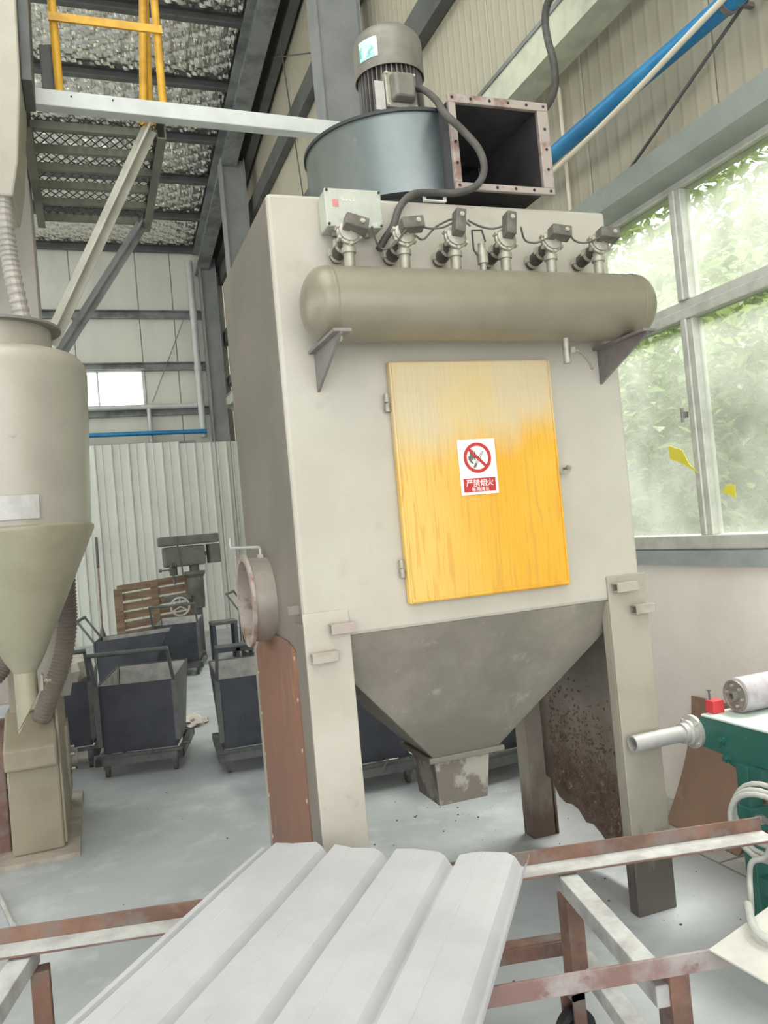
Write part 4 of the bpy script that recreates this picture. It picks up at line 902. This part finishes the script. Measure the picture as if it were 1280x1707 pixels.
MB().box(1.45, 1.80, 11.2, 11.55, .50, .54).build('stand_top', 'cart_frame', st)
for x in (1.455, 1.75):
    for y in (11.21, 11.50): MB().box(x, x+.045, y, y+.045, 0, .50).build('stand_leg', 'cart', st)
MB().box(1.455, 1.795, 11.21, 11.24, .12, .17).build('stand_rail', 'cart', st)
bm_ = thing('broom', 'long handled broom leaning against the white partition', 'broom', (.06, 13, 0))
MB().cyl((.05, 13.0, .42), (.085, 15.45, 1.9), .016, n=8).build('broom_handle', 'wood', bm_)
MB().cyl((.073, 14.6, 1.39), (.085, 15.46, 1.91), .024, n=8).build('grip', 'dark_grey', bm_)
MB().lathe([(.02, .5), (.05, .38), (.09, .15), (.10, 0), (0, 0)], (.05, 12.95, 0), n=12).build('bristles', 'dark_grey', bm_)

# ------------------------------------------------------------------ steel trolley frame in the foreground
A = math.radians(-12.4); ex = Vector((math.cos(A), math.sin(A), 0)); ey = Vector((-math.sin(A), math.cos(A), 0))
O = Vector((1.146, 2.284, 0))            # on the far rail
tf = thing('trolley_frame', 'low rusty angle-iron trolley frame carrying the ribbed sheet', 'trolley', (.7, 2.0, 0))
def T(s, t, z): return O+ex*s+ey*t+Vector((0, 0, z))
MB().ext([(0, .0), (0, .052), (.006, .052), (.006, .006), (.085, .006), (.085, 0)], T(-2.6, 0, .508), T(.84, 0, .508)).build('far_rail', 'rust_rail', tf, bevel=.0015)
MB().ext([(.007, .0065), (.084, .0065), (.084, .0085), (.007, .0085)], T(-2.6, 0, .508), T(.84, 0, .508)).build('far_rail_dust', 'dusty_rail', tf)
MB().ext([(0, 0), (.008, 0), (.008, .046), (0, .046)], T(-1.3, -.70, .526), T(.52, -.70, .526)).ext([(-.05, 0), (0, 0), (0, .006), (-.05, .006)], T(-1.3, -.70, .526), T(.52, -.70, .526)).build('near_rail', 'near_rail', tf, bevel=.0015)
MB().ext([(0, 0), (.006, 0), (.006, .045), (-.044, .045), (-.044, .05), (0, .05)], T(-1.0, .04, .20), T(.20, .04, .20)).build('lower_rail', 'rust_rail', tf, bevel=.0015)
MB().bar(T(.155, -.02, .475), T(.165, -.69, .475), .058, .052).build('cross_bar', 'dusty_rail', tf, bevel=.003)
MB().bar(T(.20, .03, .205), T(.20, -.69, .205), .055, .05).build('lower_cross_bar', 'dusty_rail', tf, bevel=.003)
MB().bar(T(.15, -.085, .45), T(.15, -.085, .16), .055, .055).build('leg', 'rust_rail', tf, bevel=.003)
MB().bar(T(.19, -.665, .526), T(.19, -.665, .0), .055, .055).build('leg', 'rust_rail', tf, bevel=.003)
MB().bar(T(-1.44, -.0, .475), T(-1.46, -.75, .475), .062, .052).build('cross_bar', 'dusty_rail', tf, bevel=.003)
MB().bar(T(-1.40, -.04, .45), T(-1.40, -.04, .0), .05, .05).build('leg', 'rust_rail', tf, bevel=.003)
MB().bar(T(-1.44, -.70, .45), T(-1.44, -.70, .0), .05, .05).build('leg', 'rust_rail', tf, bevel=.003)
ck = MB().box(1.222, 1.262, 2.112, 2.120, .04, .18).box(1.222, 1.262, 2.18, 2.188, .04, .18).box(1.222, 1.262, 2.112, 2.188, .165, .18).cyl((1.242, 2.15, .18), (1.242, 2.15, .205), .02, n=10).build('caster_fork', 'rust_rail', tf)
MB().lathe([(0, -.018), (.03, -.018), (.03, -.012), (.045, -.018), (.062, -.014), (.062, .014), (.045, .018), (.03, .012), (.03, .018), (0, .018)], (1.2425, 2.15, .063), (0, 1, 0), 28).build('caster_wheel', 'black', ck, smooth=30)

# ribbed white roof sheet on the trolley
ew = Vector((.764, -.645, 0)).normalized(); et = Vector((-.592, -.806, .02)).normalized()
K = .925; prof = [(-.016, -.004), (.0, .0), (.020, .022), (.036, .022), (.048, .0), (.056, .0), (.074, .036)]
u0 = .074; pitch = .2275
for i in range(4):
    a = u0+i*pitch
    prof += [(a+.068, .0385), (a+.071, .0370), (a+.074, .0385), (a+.150, .036), (a+.176, .026), (a+.198, .002), (a+.206, .0)]
    if i < 3: prof += [(a+pitch-.012, .002), (a+pitch, .036)]
prof = prof[:-1]+[(u0+3*pitch+.208, .004), (u0+3*pitch+.222, .022), (u0+3*pitch+.230, .046)]
prof = [(a*K, h) for a, h in prof]
SO = Vector((.445, 2.735, .563)); Ls = 2.7; ns = 18; q = MB(); m = len(prof)
for j in range(ns+1):
    t_ = Ls*j/ns
    for (a, h) in prof:
        base = SO+ew*a+et*t_+Vector((0, 0, h+.002*math.sin(t_*5+a*9)))
        if j == 0: base += et*(.012*math.sin(a*21)+.008*math.sin(a*57))
        q.v.append(base)
nv = len(q.v)
for v in list(q.v): q.v.append(v-Vector((0, 0, .0016)))
for j in range(ns):
    for i in range(m-1):
        a = j*m+i; q.f.append((a, a+1, a+m+1, a+m)); q.f.append((nv+a, nv+a+m, nv+a+m+1, nv+a+1))
for i in range(m-1):
    q.f.append((i, nv+i, nv+i+1, i+1)); a = ns*m+i; q.f.append((a, a+1, nv+a+1, nv+a))
for j in range(ns):
    a = j*m; q.f.append((a, a+m, nv+a+m, nv+a)); a = j*m+m-1; q.f.append((a, nv+a, nv+a+m, a+m))
tag(q.build('ribbed_sheet', 'sheet', smooth=14), 'large dusty white ribbed roofing sheet across the foreground', 'metal sheet')
# pale plate at the lower right corner
pz = .576
q = MB().hexa([(1.247, 1.528, pz), (1.95, 1.74, pz+.01), (2.05, 1.1, pz+.01), (1.29, .80, pz)], [(1.247, 1.528, pz+.004), (1.95, 1.74, pz+.014), (2.05, 1.1, pz+.014), (1.29, .80, pz+.004)])
tag(q.build('flat_plate', 'plate_white'), 'flat pale plate at the lower right beside the coiled hose', 'metal sheet')
tag(MB().box(1.30, 1.36, .95, 1.50, .54, pz-.001).build('packing_batten', 'wood'), 'wooden batten under the flat pale plate', 'batten')
tag(MB().cyl((-.56, 4.43, .012), (-.452, 3.985, .012), .012, n=8).build('steel_rod', 'pale_pipe', smooth=40), 'thin steel rod lying on the floor at the far left', 'rod')

# ------------------------------------------------------------------ green belt conveyor at the right
SH = Vector((-.05, -.08, .02))         # final position of the whole conveyor
gc = thing('belt_conveyor', 'green belt conveyor end with pipe stub at the right edge', 'conveyor', (2.5, 1.8, 0))
sd = MB().prism([(2.685, .735), (2.72, .70), (2.70, .615), (2.58, .605), (2.55, .575), (2.50, .565), (2.44, .575), (2.42, .60), (.6, .60), (.6, .735)], 'x', 2.245, 2.257).build('side_plate', 'green', gc, bevel=.003)
for y, z in ((2.575, .665), (2.555, .60)):
    MB().cyl((2.246, y, z), (2.232, y, z), .016, n=14).cyl((2.234, y, z), (2.222, y, z), .011, n=6).build('pivot_bolt', 'green', sd)
MB().box(2.72, 2.732, .6, 2.70, .60, .735).build('far_side_plate', 'green', gc)
MB().box(2.24, 2.735, .6, 2.68, .735, .745).build('belt_top', 'belt', gc, bevel=.004)
MB().lathe([(0, -.24), (.055, -.24), (.055, .24), (0, .24)], (2.49, 2.66, .672), (1, 0, 0), 24).build('end_drum', 'belt', gc, smooth=30)
fg = MB().lathe([(0, 0), (.066, 0), (.066, .014), (.048, .016), (.048, .035), (.040, .04), (.040, .06), (.032, .06), (0, .06)], (2.246, 2.735, .665), (-1, 0, 0), 28).build('pipe_flange', 'pale_pipe', gc, smooth=30)
for k_ in range(4):
    a = math.radians(45+90*k_); MB().cyl((2.235, 2.735+.055*math.cos(a), .665+.055*math.sin(a)), (2.222, 2.735+.055*math.cos(a), .665+.055*math.sin(a)), .008, n=6).build('flange_bolt', 'bolt', fg)
MB().lathe([(.032, .05), (.032, .295), (.026, .295), (.026, .05)], (2.246, 2.735, .665), (-1, 0, -.0), 28, loop=True).build('pipe_stub', 'pale_pipe', gc, smooth=40)
for x in (2.22, 2.69):
    for y in (2.44, 1.2):
        lg = MB().box(x, x+.06, y, y+.055, -.02, .60).build('leg', 'green', gc, bevel=.003)
        MB().box(x-.012, x+.072, y-.012, y+.067, .36, .45).build('leg_sleeve', 'green', lg, bevel=.003)
MB().box(2.28, 2.69, 2.45, 2.49, .14, .20).build('tie_bar', 'green', gc, bevel=.003)
MB().box(2.225, 2.275, 1.25, 2.45, .14, .20).build('tie_bar', 'green', gc, bevel=.003)
MB().box(2.225, 2.275, 2.38, 2.50, .555, .598).cyl((2.25, 2.40, .52), (2.25, 2.40, .60), .010, n=8).build('take_up_screw', 'green', gc)
ro = thing('idler_roller', 'dusty steel roller lying across the green conveyor', 'roller', (2.5, 2.60, .745))
MB().lathe([(0, -.17), (.062, -.17), (.068, -.165), (.068, .25), (0, .25)], (2.52, 2.60, .8135), (1, 0, 0), 36).build('roller_tube', 'roller', ro, smooth=30)
re_ = MB().lathe([(0, .167), (.060, .167), (.060, .178), (.055, .178), (.050, .172), (.020, .172), (.020, .195), (.013, .195), (.013, .176), (0, .176)], (2.52, 2.60, .8135), (-1, 0, 0), 32).build('end_cap', 'roller_end', ro, smooth=30)
for k_ in range(6):
    a = math.radians(60*k_+15); MB().cyl((2.348, 2.60+.040*math.cos(a), .8135+.040*math.sin(a)), (2.339, 2.60+.040*math.cos(a), .8135+.040*math.sin(a)), .006, n=6).build('cap_bolt', 'bolt', re_)
rk = thing('red_block', 'small red steel block with a bolt beside the roller', 'block', (2.30, 2.67, .745))
MB().box(2.272, 2.325, 2.640, 2.685, .7455, .795).build('block_body', 'red', rk, bevel=.003)
MB().cyl((2.285, 2.672, .795), (2.285, 2.672, .83), .004, n=6).cyl((2.285, 2.672, .83), (2.285, 2.672, .835), .008, n=8).build('bolt', 'dark_grey', rk)
for o in (gc, ro, rk): o.location = Vector(o.location)+SH
# coiled hose hanging on the conveyor leg
cc = Vector((2.08, 2.20, .50)); hx = Vector((.25, -.97, 0)).normalized(); hz = Vector((0, 0, 1)); hn = hx.cross(hz)
pts = []
for i in range(3*24+1):
    a = 2*math.pi*i/24+1.2; R_ = .115+.010*math.sin(i*.21)+.006*(i//24); pts.append(cc+hx*(R_*1.05*math.cos(a))+hz*(R_*.86*math.sin(a)-.010*(i/24))+hn*(-.03+.018*i/24)+Vector((0, 0, .006*math.sin(i*.5))))
pts += spline([pts[-1], (2.05, 2.17, .40), (2.0, 2.19, .375), (1.95, 2.155, .352), (1.8, 1.998, .338), (1.66, 1.85, .43), (1.52, 1.70, .535), (1.43, 1.595, .607), (1.365, 1.51, .604), (1.372, 1.45, .597), (1.45, 1.38, .598), (1.6, 1.3, .5995)], 6)[1:]
tag(MB().tube(pts, .0098, 8).build('coiled_hose', 'hose_pvc', smooth=60), 'pale grey hose coiled at the conveyor leg and trailing over the plate', 'hose')
hv = thing('hose_valve', 'small metal tee valve at the coiled hose', 'valve', (2.17, 2.31, .44))
MB().cyl((2.16, 2.36, .450), (2.16, 2.24, .455), .011, n=10).cyl((2.16, 2.30, .452), (2.16, 2.285, .40), .009, n=10).build('tee', 'steel', hv, smooth=40)
MB().cyl((2.16, 2.345, .45), (2.16, 2.33, .45), .017, n=6).cyl((2.16, 2.27, .455), (2.16, 2.255, .455), .017, n=6).build('tee_nuts', 'bolt', hv)

hv.location = (2.11, 2.21, .47)
# bent cardboard between conveyor and wall
q = MB(); nr = 14
for i in range(nr+1):
    f = i/nr; z = .003+.60*f; x = 2.60+.235*(1-(1-f)**2.0)
    for y in (3.42, 2.93): q.v.append(Vector((x, y+(.015*math.sin(f*3) if y > 3 else 0), z)))
nv = len(q.v)
for v in list(q.v): q.v.append(v+Vector((.006, 0, 0)))
for i in range(nr):
    a = 2*i; q.f += [(a, a+1, a+3, a+2), (nv+a, nv+a+2, nv+a+3, nv+a+1), (a, a+2, nv+a+2, nv+a), (a+1, nv+a+1, nv+a+3, a+3)]
q.f += [(0, nv, nv+1, 1), (2*nr, 2*nr+1, nv+2*nr+1, nv+2*nr)]
tag(q.build('cardboard_sheet', 'cardboard', smooth=40), 'bent brown cardboard sheet leaning on the wall behind the conveyor', 'cardboard')
q = MB().hexa([(2.72, 2.90, .003), (2.825, 2.90, .60), (2.825, 2.2, .60), (2.72, 2.2, .003)], [(2.728, 2.90, .003), (2.833, 2.90, .60), (2.833, 2.2, .60), (2.728, 2.2, .003)])
tag(q.build('cardboard_sheet', 'cardboard'), 'second brown cardboard sheet behind the green conveyor leg', 'cardboard')

# ------------------------------------------------------------------ crumbs on the floor, foliage outside
q = MB()
for i in range(190):
    if i < 120: x, y = random.gauss(1.75, .45), random.gauss(3.9, .55)
    elif i < 150: x, y = random.gauss(.55, .6), random.gauss(4.3, .8)
    else: x, y = random.uniform(1.2, 2.4), random.uniform(2.4, 3.2)
    if x > 2.4: continue
    r = random.choice([.0015, .002, .003, .004, .006]); q.lathe([(0, 0), (r, .001), (r*.8, r*.6), (0, r*.9)], (x, y, 0), n=5)
o = q.build('floor_crumbs', 'debris', kind='stuff'); o['label'] = 'dark crumbs and grit scattered on the floor'; o['category'] = 'debris'
for p, r_, l in (((2.15, 2.98, 0), .035, 'dark lump of grit by the right front leg'),):
    pass

gr = struct(MB().prism([(XR+.22, -.4), (4.0, .1), (6.0, 2.2), (9.0, 5.5), (9.0, -.5), (XR+.22, -.5)], 'y', -8, 18).build('ground_outside', 'bush_ground')); gr['label'] = 'overgrown green bank rising outside the window'
q = MB(); rnd = random.Random(5)
for i in range(36000):
    y = rnd.uniform(-3, 11); d = rnd.random()
    x = 3.75+d*3.2+rnd.gauss(0, .15)
    zb = max(.0, (x-4)*1.05); z = zb+rnd.uniform(0, 2.9 if d < .4 else 4.2)
    if z > 7.5: continue
    L_ = rnd.uniform(.05, .16)*(1+d*.7); w_ = L_*rnd.uniform(.16, .34)
    a, b = rnd.uniform(0, 6.28), rnd.uniform(-1.0, .7)
    d1 = Vector((math.cos(a)*math.cos(b), math.sin(a)*math.cos(b), math.sin(b)))
    s1 = d1.cross(Vector((rnd.uniform(-.4, .4), rnd.uniform(-.4, .4), 1))).normalized()*w_
    p = Vector((x, y, z)); nrm = s1.cross(d1).normalized()*L_*.12
    q.add([p, p+d1*L_*.5+s1+nrm, p+d1*L_, p+d1*L_*.5-s1+nrm], [(0, 1, 2, 3)])
o = q.build('foliage_outside', 'leaf', kind='stuff', recalc=False); o['label'] = 'dense bright green foliage outside the long window'; o['category'] = 'foliage'
rb_ = [(3.40, 1.90), (3.30, 1.862), (3.262, 1.79), (3.20, 1.735), (3.255, 1.765), (3.33, 1.805), (3.398, 1.828)]
tag(MB().prism(rb_, 'x', XR-.022, XR-.019).build('yellow_ribbon', 'yellow_tape'), 'torn yellow ribbon caught on the window mullion', 'ribbon')
tag(MB().hexa([(XR+.0325, 3.08, 1.665), (XR+.0325, 3.12, 1.635), (XR+.0325, 3.03, 1.60), (XR+.0325, 3.03, 1.66)], [(XR+.0345, 3.08, 1.665), (XR+.0345, 3.12, 1.635), (XR+.0345, 3.03, 1.60), (XR+.0345, 3.03, 1.66)]).build('yellow_scrap', 'yellow_tape'), 'small yellow scrap stuck on the right window pane', 'ribbon')
